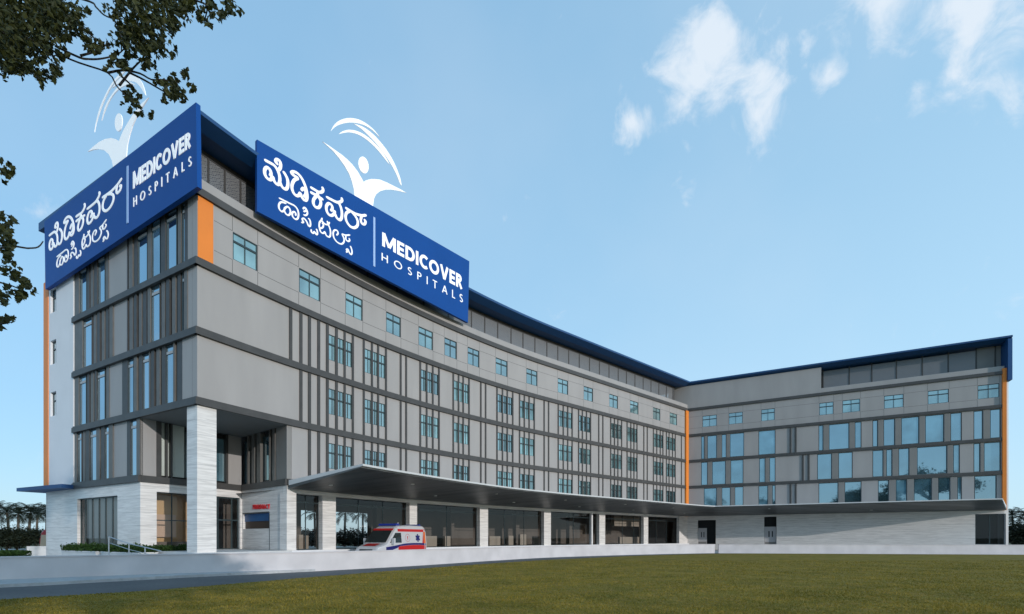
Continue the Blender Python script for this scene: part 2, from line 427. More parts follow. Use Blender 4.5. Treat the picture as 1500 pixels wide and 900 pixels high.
# joints of the top floor panels
m = MB()
for zz in (E+16.93, E+15.34): 
    prev = LONG.at(313)
    for (a, b, _, _) in tw+[(LONG.L, LONG.L, 0, 0)]:
        fbox(m, LONG, prev+.02, a-.02, -.02, .004, zz-.016, zz+.016); prev = b
for (a, b, c, d) in tw:
    for s in (a-.02, b+.02):
        fbox(m, LONG, s-.016, s+.016, -.02, .005, Z[1], E+15.32); fbox(m, LONG, s-.016, s+.016, -.02, .005, E+16.95, Z[0]-BH)
        fbox(m, LONG, s-.016, s+.016, -.02, .005, E+15.36, E+16.91) if s > b else None
m.build('panel_joints', M['joint'], H)
# floor bands
for i in range(4):
    m = MB(); fbox(m, LONG, -.16, LONG.L+.05, -.1, .16, Z[i]-BH, Z[i]-.06); fbox(m, LONG, -.12, LONG.L+.05, -.1, .12, Z[i]-.06, Z[i]+.02)
    m.build('floor_band', M['band'], H)
m = MB(); fbox(m, LONG, 5.1, LONG.L, -.1, .14, Z[4]-BH, Z[4]); m.build('floor_band', M['band'], H)
# vertical fins, continuous through three storeys
fin_px = [427,442,454.5,468,480.7,494,506,518,534,546,555,566.5,588,596,616.7,626,635,644,665,672.7,679.5,688,705.3,712.3,
          729,737,744,752,762,769,776,783.5,798,804.5,818.7,826,832.5,839,848.5,854,860,866,878,884,895.5,901,906,911.5,
          919.5,925,929.5,934,944,949,958,963,968,972,977,981,986,990,999]
for p in fin_px:
    s = LONG.at(p, .12)
    z0 = Z[4] if p > 450 else (Z[3] if p > 430 else Z[2])
    w = .095 if s < 9 else .075
    m = MB(); fbox(m, LONG, s-w, s+w, -.05, .07, z0, Z[1]-BH+.02); m.build('facade_fin', M['fin'], H)
# orange strips
m = MB(); fbox(m, LONG, .02, LONG.at(312), -.05, .03, Z[1]+.02, Z[0]-BH); m.build('orange_strip', M['orange'], H)
m = MB(); fbox(m, LONG, LONG.L-.75, LONG.L-.05, -.05, .23, Z[4]-.6, Z[0]-BH); m.build('orange_strip', M['orange'], H)

# --- left face -----------------------------------------------------------------
rowsL = [
 # row: (z top idx) list of ('W'|'P'|'G', px0, px1); G = dark gap between fins
 (0, 1, [('W',117.5,125),('G',126,127.5),('G',131,132.8),('G',136.5,138.5),('W',144,152),('G',153,154.5),('P',159,186),('G',187,189.5),('G',195,196.5),('W',202,214),
         ('G',214.2,216.2),('W',222.5,233),('G',234,236.5),('W',244,257),('G',257.5,260.5),('G',265,267),('W',267.2,269.5),('P',275,287)]),
 (1, 2, [('W',122.5,133),('G',135,137),('G',141,143),('G',147,149),('G',153,155),('G',159,161),('P',166,186),('G',187,189.5),('G',194.5,197),('G',201,203.5),('G',207.5,209.5),('G',214.5,217),
         ('W',222,232.5),('G',234,236.5),('G',241.5,244),('G',249,252),('G',257,260),('G',264.5,267),('W',267.2,269.5),('P',275,287)]),
 (2, 3, [('W',117,124.5),('G',125.5,127.5),('G',131,133),('G',137,139.5),('W',143,152),('G',153,155.5),('P',160,179),('W',188,194),('G',194.6,196.8),('G',201,203.5),
         ('W',209.5,217),('G',220,222),('G',226.5,229),('G',234,237),('W',243.5,253.5),('G',256.5,259.5),('P',267,287)]),
 (3, 4, [('W',114,118),('G',120,121.5),('G',124.5,126),('W',132.5,140),('G',146,148),('W',154,159),('P',166,186),('W',192,199.5)]),
]
sE = LEFT.at(110)
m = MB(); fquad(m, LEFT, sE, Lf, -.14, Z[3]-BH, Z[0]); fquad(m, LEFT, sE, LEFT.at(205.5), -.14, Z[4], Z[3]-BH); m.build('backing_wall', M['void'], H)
for (i0, i1, items) in rowsL:
    zt = Z[i0]-BH; zb = Z[i1]
    right = LEFT.at(205.5) if i0 == 3 else Lf
    cur = sE; k = 0
    for (kind, a, b) in items:
        sa, sb = LEFT.at(a-(.9 if kind == 'W' else 0)), LEFT.at(b+(.9 if kind == 'W' else 0))
        if sa-cur > .04:
            m = MB(); fbox(m, LEFT, cur, sa, -.13, .0+.03*((k*7) % 3 == 0), zb, zt); m.build('cladding_fin', M['finbrown'] if k % 2 == 0 else M['fin'], H)
            k += 1
        if kind == 'W':
            f = window(LEFT, sa, sb, zb+.02, zt-.04, 'slot_window', M['glass_grey'], (), (), o=-.05, fw=.035)
            m = MB(); fbox(m, LEFT, sa+.05, sb-.05, -.055, -.02, zt-.50, zt-.36); m.build('window_light_box', M['pale'], f)
        elif kind == 'P':
            m = MB(); fbox(m, LEFT, sa, sb if b < 286 else right, -.13, -.03 if b < 286 else -.004, zb, zt); m.build('wall_panel', M['panel'], H)
        cur = sb
    if right-cur > .05 and items[-1][0] != 'P':
        m = MB(); fbox(m, LEFT, cur, right, -.13, .02, zb, zt); m.build('cladding_fin', M['finbrown'], H)
for i in range(5):
    e1 = Lf+.16 if i < 4 else LEFT.at(205.5)+.02
    if i == 4: e1 = LEFT.at(205.5)+.1
    m = MB(); fbox(m, LEFT, sE-.1, e1-.003, -.1, .16, Z[i]-BH, Z[i]-.06); fbox(m, LEFT, sE-.05, e1-.08, -.1, .12, Z[i]-.06, Z[i]+.02); m.build('floor_band', M['band'], H)
# white stair block with three small windows and orange edge
sw0, sw1 = LEFT.at(75.5), LEFT.at(84)
hol = [(sw0, sw1, E+15.55-3.57*i, E+17.2-3.57*i) for i in range(3)]
m = MB(); wall_holes(m, LEFT, .0, sE-.08, Z[4]-.1, Z[0]+.56, hol, .06, .3); m.quad(LEFT.P(sE-.08,.06,Z[4]), LEFT.P(sE-.08,.06,Z[0]), LEFT.P(sE-.08,-.4,Z[0]), LEFT.P(sE-.08,-.4,Z[4]))
m.build('stair_wall', M['white_wall'], H)
for h in hol: window(LEFT, *h, 'small_window', M['glass_grey'], (.55,), (.66,), o=-.1, fw=.07)
m = MB(); fbox(m, LEFT, -.12, LEFT.at(73), -.5, .10, Z[4]-.05, E+17.9); m.build('orange_strip', M['orange'], H)
# parapet of the left face (behind the sign)
m = MB(); fbox(m, LEFT, 0, Lf, -.3, -.006, Z[0], Z[0]+.56); m.build('parapet', M['panel'], H)
# blue ledge over the ground floor
m = MB(); m.prism([(-1.25,-1.0),(-1.25,1.15),(LEFT.at(112),.75),(LEFT.at(112),-.2),(-.1,-.2)], lambda p: LEFT.P(p[0],p[1],E+3.22), lambda p: LEFT.P(p[0],p[1],E+3.46)); m.build('blue_ledge', M['roof'], H)

# --- ground floor of the left face ----------------------------------------------
sA = LEFT.at(205.5)
g0, g1 = LEFT.at(113), LEFT.at(172)
m = MB(); wall_holes(m, LEFT, .0, sA, 0, Z[4]-BH-.002, [(g0, g1, FL+.1, E+2.55)], .0, .35)
m.quad(LEFT.P(0,0,0), LEFT.P(0,-14,0), LEFT.P(0,-14,Z[4]), LEFT.P(0,0,Z[4]))
m.build('marble_wall', M['marble'], H)
m = MB(); m.quad(LEFT.P(0,.06,Z[4]-.1), LEFT.P(0,-14,Z[4]-.1), LEFT.P(0,-14,Z[0]+.5), LEFT.P(0,.06,Z[0]+.5)); m.build('end_wall', M['white_wall'], H)
window(LEFT, g0, g1, FL+.1, E+2.55, 'shop_window', M['glass_clear'], (.12,.3,.47,.63,.8), (), o=-.2, fw=.07)
m = MB()
nb = 13
for i in range(nb):
    s = g0+(g1-g0)*(i+.5)/nb; w = (g1-g0)/nb*.47
    fbox(m, LEFT, s-w, s+w, -.62, -.60+.04*(i % 2), FL+.1, E+2.6)
m.build('vertical_blinds', M['blind'], H)
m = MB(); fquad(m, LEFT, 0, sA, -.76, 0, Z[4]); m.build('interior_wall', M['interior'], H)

# --- corner porch --------------------------------------------------------------
Zs = Z[3]-BH        # soffit level
# soffit: polygon A, C, B, D
m = MB(); inner = [A, Vector((C[0], C[1], 0)), B, Vector((D[0], D[1], 0))]
m.prism([(p.x, p.y) for p in inner], lambda p: (p[0], p[1], Zs-.003), lambda p: (p[0], p[1], Zs+.25)); m.build('porch_soffit', M['soffit_plain'], H)
# upper recess wall along A-D
ups = [('P',207,229),('F',229,236),('C',236.5,243),('F',243,245.3),('C',245.6,249.6),('F',249.6,252.2),('C',252.4,272),('T',272.5,331),('F',331,333.6),('Q',334,353.6)]
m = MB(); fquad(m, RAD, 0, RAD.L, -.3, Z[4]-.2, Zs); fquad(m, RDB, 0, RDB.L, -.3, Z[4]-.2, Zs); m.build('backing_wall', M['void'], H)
for k, a, b in ups:
    sa, sb = max(0, RAD.at(a)), min(RAD.L, RAD.at(b))
    if k in 'PQ':
        m = MB(); fbox(m, RAD, sa, sb, -.29, -.0, Z[4], Zs-.004); m.build('wall_panel', M['panel'], H)
    elif k == 'F':
        m = MB(); fbox(m, RAD, sa, sb, -.29, .06, Z[4], Zs-.004); m.build('cladding_fin', M['fin'], H)
    elif k == 'C':
        m = MB(); fbox(m, RAD, sa, sb, -.29, -.16, Z[4]+.12, Zs-.004); m.build('wall_panel', M['curtain'], H)
    else:
        window(RAD, sa, sb, Z[4]+.12, Zs-.3, 'slot_window', M['glass_blue'], (.33,.66), (), o=-.15, fw=.06)
ups = [('T',355,361.5),('F',362,364.5),('G',366,368),('F',369,373),('G',374,376),('F',376.5,381.5),('T',382,393.5),('F',394,395.5),('C',396.3,399),('F',399.3,403),('Q',404,417)]
for k, a, b in ups:
    sa, sb = max(.02, RDB.at(a)), min(RDB.L, RDB.at(b))
    if k == 'Q':
        m = MB(); fbox(m, RDB, sa, RDB.L, -.29, -.02, Z[4], Zs-.004); m.build('wall_panel', M['panel_dark'], H)
    elif k == 'F':
        m = MB(); fbox(m, RDB, sa, sb, -.29, .02, Z[4], Zs-.004); m.build('cladding_fin', M['finbrown'], H)
    elif k == 'C':
        m = MB(); fbox(m, RDB, sa, sb, -.29, -.16, Z[4], Zs-1.5); m.build('wall_panel', M['curtain'], H)
    elif k == 'T':
        window(RDB, sa, sb, Z[4]+.1, Zs-.3, 'slot_window', M['glass_blue'], (), (), o=-.18, fw=.06)
for fr in (RAD, RDB):
    m = MB(); fbox(m, fr, .0 if fr is RAD else -.05, fr.L+(.05 if fr is RDB else 0), -.1, .12, Z[4]-BH, Z[4]); m.build('floor_band', M['band'], H)
# ground level of the porch
p0, p1 = RAD.at(229.5), RAD.at(286)
q0, q1 = RAD.at(298), RAD.at(352)
zt = E+2.75
m = MB(); wall_holes(m, RAD, 0, RAD.L-.001, 0, Z[4]-BH-.002, [(p0, p1, FL, E+2.72), (q0, min(q1, RAD.L-.05), FL, E+2.72)], 0, .35)
c0, c1 = RDB.at(355.8), RDB.at(394.5)
wall_holes(m, RDB, 0.001, RDB.L, 0, Z[4]-BH-.002, [(c0, c1, E+.6, E+1.62)], 0, .3)
m.build('marble_wall', M['marble'], H)
window(RAD, p0, p1, FL, E+2.72, 'shop_window', M['glass_clear'], (.42,), (.52,), o=-.2, fw=.06)
window(RAD, q0, min(q1, RAD.L-.05), FL, E+2.72, 'glass_door', M['glass_dark'], (.42,.80), (.56,), o=-.2, fw=.09)
f = MB(); fbox(f, RDB, c0, c1, -.22, -.18, E+.6, E+1.62); f = f.build('service_window', M['frame'], H)
m = MB(); fbox(m, RDB, c0+.02, c1-.02, -.18, -.12, E+1.1, E+1.6); m.build('blue_shutter', mat('blue_shutter', (.012,.10,.26), .4), f)
m = MB(); fbox(m, RDB, c0+.1, c1-.1, -.18, -.14, E+.63, E+1.09); m.build('counter_opening', mat('brown_opening', (.06,.04,.03), .5), f)
m = MB(); fbox(m, RDB, c1+.0, c1+.05, 0, .012, FL, E+1.62); fbox(m, RDB, c0-.05, c1, 0.0, .012, E+1.62, E+1.68); m.build('service_window_trim', M['frame'], f)
# warm room behind the shop window and lobby behind the door
m = MB(); fquad(m, RAD, .8, 3.4, -1.7, FL, Z[4]-BH); m.quad(RAD.P(0.8,-.36,FL), RAD.P(0.8,-1.7,FL), RAD.P(0.8,-1.7,Z[4]-BH), RAD.P(0.8,-.36,Z[4]-BH)); m.build('interior_wall', M['intwarm'], H)
m = MB(); fbox(m, RAD, RAD.at(244)+.1, RAD.at(268)+.3, -1.5, -1.4, E+.05, E+1.45); m.build('notice_board', M['peach'], H)
m = MB(); fbox(m, RAD, p0+.4, p1+.5, -1.4, -.8, FL, E-.25); m.build('reception_desk', M['interior'], H)
m = MB(); fquad(m, RAD, 3.4, 6.3, -4.0, FL, Z[4]-BH); m.quad(RAD.P(3.4,-.36,FL), RAD.P(3.4,-4,FL), RAD.P(3.4,-4,Z[4]-BH), RAD.P(3.4,-.36,Z[4]-BH)); m.build('interior_wall', M['interior'], H)
# corner column
m = MB()
cc = Vector((C[0], C[1])); d1 = Vector((-.881,.473)); d2 = Vector((.473,.881)); s_ = 1.05
pts = [cc+d1*.0+d2*.0, cc+d1*.95, cc+d1*.95+d2*.98, cc+d2*.98]
m.hexa([(p.x,p.y,0) for p in pts]+[(p.x,p.y,Zs-.006) for p in pts]); m.build('marble_column', M['marble'], H)

# --- ground floor of the long facade ---------------------------------------------
zb = E+2.75
m = MB(); fbox(m, LONG, 5.12, LONG.at(994), -.4, -.004, zb, Z[4]-BH-.002); m.build('marble_beam', M['marble'], H)
cols = [(417.5,434),(472.5,492),(600,611),(703,715),(797,807),(878,886.5),(943,949.5)]
for a, b in cols:
    sa, sb = LONG.at(a), LONG.at(b)
    m = MB(); fbox(m, LONG, max(sa, 5.1), sb, -.7, .0, 0, zb); m.build('marble_column', M['marble'], H)
bays = [(434,472.5,(.5,)),(492,600,(.33,.66)),(611,703,(.5,)),(715,797,(.33,.68)),(807,878,(.5,.84)),(886.5,943,(.5,.8)),(949.5,995,(.33,.66))]
for a, b, vs in bays:
    sa, sb = LONG.at(a), LONG.at(b)
    window(LONG, sa, sb, FL, zb, 'shopfront_window', M['glass_dark'], vs, (.86,), o=-.45, fw=.05)
s_end = LONG.at(995)
m = MB(); fbox(m, LONG, s_end, LONG.L+.0, -.4, -.002, 0, Z[4]-BH-.002); m.build('marble_wall', M['marble'], H)
m = MB()
va, vb = LONG.at(441,-7.5), LONG.at(538,-7.5); fquad(m, LONG, 5.2, va, -7.5, 0, Z[4]); fquad(m, LONG, vb, LONG.L, -7.5, 0, Z[4]); fquad(m, LONG, va, vb, -7.5, E+2.2, Z[4])
for px in (480, 606, 709, 802, 882): 
    s = LONG.at(px)+.5; fbox(m, LONG, s, s+.5, -6.2, -5.6, FL, zb+.3)
m.quad(LONG.P(LONG.L-.4,-.5,0), LONG.P(LONG.L-.4,-7.5,0), LONG.P(LONG.L-.4,-7.5,Z[4]), LONG.P(LONG.L-.4,-.5,Z[4]))
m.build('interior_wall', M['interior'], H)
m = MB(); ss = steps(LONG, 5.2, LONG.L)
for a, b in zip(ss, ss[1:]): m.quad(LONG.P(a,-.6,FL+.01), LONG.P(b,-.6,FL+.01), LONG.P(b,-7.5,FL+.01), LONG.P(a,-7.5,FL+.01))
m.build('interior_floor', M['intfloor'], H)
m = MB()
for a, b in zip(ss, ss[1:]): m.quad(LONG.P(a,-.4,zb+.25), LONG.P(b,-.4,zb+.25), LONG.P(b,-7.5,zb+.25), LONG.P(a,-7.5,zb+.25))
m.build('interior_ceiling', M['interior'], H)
for a, b, h in [(616,640,.9),(652,660,.9),(717,733,.9),(745,752,.95),(762,771,1.1),(782,795,.9),(436,444,.95),(447,452,.9),(908,940,.85)]:
    sa, sb = LONG.at(a, -1.6), LONG.at(b, -1.6)
    m = MB(); fbox(m, LONG, sa, sb, -1.9, -1.6, FL+.02, FL+.02+h); m.build('reception_counter', M['counter'], H)
for px in (868.5,): 
    s = LONG.at(px); m = MB(); fbox(m, LONG, s-.1, s+.1, -.4, -.1, FL, zb); m.build('slim_post', M['white_wall'], H)
m = MB(); fbox(m, LONG, LONG.at(900,-2.5), LONG.at(941,-2.5), -3.0, -2.5, E+1.5, zb+.2); m.build('bulkhead', M['counter'], H)
# plinth under the glazing
m = MB(); fbox(m, LONG, 5.1, LONG.L-.2, -.6, .35, 0, FL-.012); m.build('plinth', M['white_wall'], H)

# --- right wing ------------------------------------------------------------------
wt_px = [(1029,1050),(1067.5,1088),(1115,1135),(1200,1221),(1234,1260),(1295,1323.7),(1359,1390),(1432,1464)]
wt = [(WING.at(a), WING.at(b), E+15.35, E+16.88) for a, b in wt_px]
rowsW = [
 [(1027,1032),(1036,1050),(1057,1064),(1069,1090),(1111,1136),(1199,1206),(1214,1244),(1252,1262),(1278,1286),(1294,1311),(1320,1346.5),(1355,1383),(1392,1409),(1426,1440),(1450,1466)],
 [(1027,1036.5),(1043,1063),(1070,1089),(1112,1121),(1127,1136),(1197,1218.5),(1228,1249),(1278,1294),(1298,1307),(1316,1332),(1343,1387.5),(1396,1406),(1426,1436),(1441,1466)],
 [(1031,1050),(1057,1070),(1076,1089),(1111,1125),(1131,1136),(1199,1228),(1237,1262),(1286,1302),(1312,1328.5),(1338.5,1365),(1374,1392),(1402,1409),(1427,1460)]]
hol = list(wt)
for i, row in enumerate(rowsW):
    for a, b in row: hol.append((WING.at(a), WING.at(b), Z[i+1-0]*0+Z[i+2]+.03, Z[i+1]-BH-.03))
m = MB(); 
wall_holes(m, WING, 0, WING.L, Z[1]-.1, Z[0]+.56, wt, 0, .25)
for i in range(3):
    wall_holes(m, WING, 0, WING.L, Z[i+2]-.1, Z[i+1]-.1, [h for h in hol if Z[i+2]-.1 < h[2] < Z[i+1]-.5 and h[3] < Z[i+1]], 0, .25)
m.build('facade_wall', M['panel'], H)
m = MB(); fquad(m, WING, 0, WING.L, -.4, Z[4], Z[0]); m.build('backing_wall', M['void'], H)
for h in wt: window(WING, *h, 'window', M['glass_teal'], (.5,), (.66,), hw=.1, o=-.05)
npier = 0
for i, row in enumerate(rowsW):
    z0, z1 = Z[i+2]+.03, Z[i+1]-BH-.03
    for k, (a, b) in enumerate(row):
        window(WING, WING.at(a), WING.at(b), z0, z1, 'tall_window', M['glass_blue'], (), (), o=-.06, fw=.075)
        if k+1 < len(row) and row[k+1][0]-b < 12:
            m = MB(); fbox(m, WING, WING.at(b)+.03, WING.at(row[k+1][0])-.03, -.2, .025, z0-.03, z1+.03); m.build('pier_panel', M['panel_dark'], H)
for i, pxs in enumerate([(1158,1165.5),(1176,1184.5),(1158,1165.5)]):
    for p in pxs:
        s = WING.at(p); m = MB(); fbox(m, WING, s-.1, s+.1, -.05, .1, Z[i+2], Z[i+1]-BH); m.build('facade_fin', M['fin'], H)
for i in range(5):
    m = MB(); fbox(m, WING, .0, WING.L-.02, -.1, .16, Z[i]-BH+.04, Z[i]); m.build('floor_band', M['band'], H)
m = MB()
prev = .1
for zz in (E+16.92, E+15.3):
    prev = .15
    for (a, b, _, _) in wt:
        fbox(m, WING, prev, a-.02, -.02, .004, zz-.016, zz+.016); prev = b+.02
for (a, b, _, _) in wt:
    for s in (a-.02, b+.02):
        fbox(m, WING, s-.016, s+.016, -.02, .005, Z[1], E+15.28); fbox(m, WING, s-.016, s+.016, -.02, .005, E+16.94, Z[0]-BH)
m.build('panel_joints', M['joint'], H)
m = MB(); fbox(m, WING, WING.at(1467.5), WING.L+.12, -.5, .2, 0+Z[4]-.6, E+18.4); m.build('orange_strip', M['orange'], H)
m = MB(); m.hexa([WING.P(WING.L+.02,-.1,0), WING.P(WING.L+.42,-.3,0), WING.P(WING.L+.6,-16,0), WING.P(WING.L-.2,-16,0),
                  WING.P(WING.L+.02,-.1,E+18), WING.P(WING.L+.42,-.3,E+18), WING.P(WING.L+.6,-16,E+18), WING.P(WING.L-.2,-16,E+18)]); m.build('end_wall', M['pale'], H)
# ground floor of the wing
dr0, dr1 = WING.at(1022), WING.at(1048.5); sd0, sd1 = WING.at(1119.5), WING.at(1137.5); bw0, bw1 = WING.at(1428.5), WING.at(1473.5)
m = MB(); wall_holes(m, WING, 0, WING.L-.004, 0, Z[4]-BH+.03, [(dr0, dr1, FL-.1, E+2.45), (sd0, sd1, FL-.1, E+2.75), (bw0, bw1, E-.75, E+2.62)], 0, .5)
m.build('marble_wall', M['marble'], H)
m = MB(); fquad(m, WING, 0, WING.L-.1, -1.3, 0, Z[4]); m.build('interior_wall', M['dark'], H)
def door(s0, s1, z0, z1):
    d = MB(); fbox(d, WING, s0, s1, -.34, -.28, z0, z1); d = d.build('door', M['doorwhite'], H)
    w = s1-s0
    for u in (.34, .62):
        m = MB(); fbox(m, WING, s0+w*u, s0+w*(u+.1), -.28, -.265, z0+(z1-z0)*.42, z0+(z1-z0)*.75); m.build('vision_panel', M['dark'], d)
    m = MB(); fbox(m, WING, s0+w*.05, s1-w*.05, -.28, -.27, z0+.03, z0+.33); m.build('kick_plate', M['panel_dark'], d)
door(dr0+.02, dr0+(dr1-dr0)*.5, FL-.1, E+1.35)
door(sd0+.02, sd1-.02, FL-.1, E+1.45)
window(WING, bw0, bw1, E-.75, E+2.62, 'shopfront_window', M['glass_dark'], (.5,), (), o=-.2, fw=.1)

# --- roof storey -------------------------------------------------------------------
so = E+21.35; rt = E+21.8
m = MB(); fbox(m, LONG, 0, LONG.L, -.3, -.004, Z[0]+.02, Z[0]+.575); m.build('parapet', M['pale'], H)
uw = WING.at(1203)
m = MB(); fbox(m, WING, uw, WING.L-.3, -.3, -.004, Z[0]+.02, Z[0]+.575); m.build('parapet', M['pale'], H)
m = MB(); fbox(m, WING, -2.6, uw, -1.6, .012, Z[0]+.01, so); m.build('roof_storey_wall', M['panel'], H)
scr = [289.5,305,329,352,378] + [690.5,710,729,748.5,766,783.5,801,817,833,848.5,863.5,878,892,905.5,917.5,930,942,953.5,965,976,985.5]
ssx = sorted([LONG.at(p, -1.4) for p in scr[5:]])
ssl = [LONG.at(p, -1.4) for p in scr[:5]]
ssm = list(np.linspace(ssl[-1], ssx[0], 8))[1:-1]
allp = ssl+ssm+ssx+[LONG.L-1.2]
for a, b in zip(allp, allp[1:]):
    m = MB(); fquad(m, LONG, a+.05, b-.05, -1.4, Z[0]+.3, so-.3); m.build('mesh_screen', M['mesh'], H)
for a in allp:
    m = MB(); fbox(m, LONG, a-.05, a+.05, -1.5, -1.36, Z[0]+.3, so-.304); m.build('screen_post', M['fin'], H)
m = MB(); fbox(m, LONG, 0, LONG.L-1, -1.5, -1.37, so-.3, so-.003)
m.build('screen_frame', M['fin'], H)
m = MB(); fquad(m, LONG, .5, LONG.L-1.2, -4.5, Z[0], so); fquad(m, WING, uw, WING.L-.5, -3.5, Z[0], so); m.build('plant_room_wall', M['panel_dark'], H)
wsc = [uw+.3]+[WING.at(p, -1.2) for p in (1244,1277,1313,1351,1389,1430)]+[WING.L-.35]
for a, b in zip(wsc[:-1], wsc[1:-1]):
    m = MB(); fquad(m, WING, a+.05, b-.05, -1.2, Z[0]+.3, so-.2); m.build('mesh_screen', M['mesh'], H)
for a in wsc:
    m = MB(); fbox(m, WING, a-.06, a+.06, -1.3, -1.16, Z[0]+.3, so); m.build('screen_post', M['fin'], H)
m = MB(); fbox(m, WING, wsc[-2]+.05, WING.L+.11, -1.6, -1.21, Z[0]+.3, so-.004); m.build('solid_screen_panel', M['panel_dark'], H)
def roof_ring(fr, s, of, ob):
    return [fr.P(s, of-.8, so), fr.P(s, of-.02, so+.27), fr.P(s, of, rt), fr.P(s, of-.3, rt+.06), fr.P(s, ob, rt+.1), fr.P(s, ob, so)]
ss = steps(LONG, -.4, LONG.L+1.0, 1.5)
m = MB(); m.loft([roof_ring(LONG, s, .55, -18.7) for s in ss]); m.build('roof', M['roof'], H)
m = MB(); m.loft([[p-Vector((0,0,.015)) for p in roof_ring(WING, s, .5, -16)] for s in (-.8, WING.L+.5)]); m.build('roof', M['roof'], H)
m = MB(); fbox(m, WING, WING.L+.13, WING.L+.48, -2.2, .47, E+17.0, so+.1); m.build('roof_end_blade', M['roof'], H)
# rear walls so the block is closed
m = MB(); ra, rb = LONG.at(432,-18.6), LONG.at(548,-18.6); fquad(m, LONG, 0, ra, -18.6, 0, so); fquad(m, LONG, rb, LONG.L+6, -18.6, 0, so); fquad(m, LONG, ra, rb, -18.6, E+3.3, so); fquad(m, WING, -8, WING.L, -15.9, 0, so)
m.quad(LEFT.P(0,-.3,Z[0]), LEFT.P(0,-18,Z[0]), LEFT.P(0,-18,so), LEFT.P(0,-.3,so))
fquad(m, LEFT, .2, Lf-1.5, -1.2, Z[0], so)
m.build('rear_wall', M['panel'], H)

# --- entrance canopy -----------------------------------------------------------------
prs = []
for s in steps(LONG, 5.12, LONG.L-7.6, 1.6):
    t = (s-5.12)/(LONG.L-12.7); off = 6.75-.75*min(1, t*3)
    prs.append((LONG.P(s, .16, 0), LONG.P(s, off, 0)))
corner_out = Vector((25.2, 58.95, 0)); jn = LONG.P(LONG.L, 0, 0)
prs.append((LONG.P(LONG.L-3.5, .16, 0), prs[-1][1].lerp(corner_out, .55)))
prs.append((LONG.P(LONG.L-.3, .16, 0), corner_out))
r_out = Vector((49.3, 47.75, 0))
for i in range(1, 9):
    t = i/8; prs.append((WING.P(.3+t*(WING.L-.2), .17, 0), corner_out.lerp(r_out, t)))
def cz(p, z): return Vector((p.x, p.y, z))
m = MB(); rings = []
for a, b in prs:
    rings.append([cz(a, E+3.20), cz(a, E+3.50), cz(b, E+3.97), cz(b, E+3.86)])
m.loft(rings); can = m.build('entrance_canopy', M['canopytop'], H)
m = MB(); rings = []
for a, b in prs:
    bi = a.lerp(b, .975)
    rings.append([cz(a, E+3.0), cz(a, E+3.197), cz(bi, E+3.84), cz(bi, E+3.78)])
m.loft(rings); m.build('canopy_soffit', M['soffit'], can)
for i in range(1, len(prs)-1, 3):
    for u in ((.3,) if i % 2 else (.7,)):
        a, b = prs[i]; p = a.lerp(b, u); z = E+3.0+(3.78-3.0)*u/.975-.006
        m = MB(); m.poly([(p.x+.11*math.cos(t*.7854), p.y+.11*math.sin(t*.7854), z-.012) for t in range(8)])
        m.loft([[(p.x+.13*math.cos(t*.7854), p.y+.13*math.sin(t*.7854), z-.02) for t in range(8)], [(p.x+.13*math.cos(t*.7854), p.y+.13*math.sin(t*.7854), z+.03) for t in range(8)]])
        m.build('downlight', M['lightdisc'], can)

# ------------------------------------------------------------------ rooftop signs
def smooth_poly(pts, n=4):
    out = []
    P = [Vector(p) for p in pts]
    for i in range(len(P)-1):
        p0 = P[max(i-1,0)]; p1 = P[i]; p2 = P[i+1]; p3 = P[min(i+2,len(P)-1)]
        for k in range(n):
            t = k/n
            out.append(.5*((2*p1)+(p2-p0)*t+(2*p0-5*p1+4*p2-p3)*t*t+(3*p1-p0-3*p2+p3)*t*t*t))
    out.append(P[-1]); return out

# traced strokes of the Kannada lettering (pixels of two enlarged views of the long sign)
K1 = [[(95,172),(160,205),(230,250),(275,320),(296,390),(297,450),(282,490),(248,480),(218,430),(207,380)],
      [(170,385),(185,350),(170,300),(135,270),(105,295),(103,350),(125,400),(165,430),(195,415),(207,380)],
      [(297,450),(315,500),(345,540),(380,550),(400,510),(400,440),(378,380),(340,318)],
      [(283,312),(305,270),(308,220),(290,180),(258,168),(243,190),(255,215),(275,222)],
      [(540,412),(500,388),(462,362),(448,338),(478,326),(530,350),(580,410),(615,480),(640,560),(652,640),(640,692),(610,690),(580,650),(563,595)],
      [(540,412),(490,430),(460,480),(455,540),(475,600),(510,635),(545,630),(563,592)],
      [(575,572),(600,540),(625,560),(634,610),(620,642),(598,640)],
      [(690,525),(750,560),(800,590),(840,588),(858,560),(845,520)],
      [(690,590),(740,615),(800,650),(860,690)],
      [(792,600),(770,640),(738,680),(730,730),(755,780),(800,790),(825,750),(825,700),(800,655),(785,600)]]
K2 = [[(665,70),(740,110),(800,137),(843,130),(860,105),(845,80)],
      [(722,242),(742,215),(735,175),(700,150),(672,180),(672,230),(695,280),(735,295),(765,270),(772,235)],
      [(770,262),(790,315),(825,348),(850,330),(857,280),(850,220),(830,165),(805,137)],
      [(895,200),(950,235),(1010,270),(1060,288),(1105,296),(1150,290)],
      [(960,242),(915,260),(900,310),(915,370),(955,425),(1005,442),(1042,415),(1045,360),(1015,300),(965,245)],
      [(1095,300),(1082,345),(1095,390),(1128,398),(1140,362),(1118,345)]]
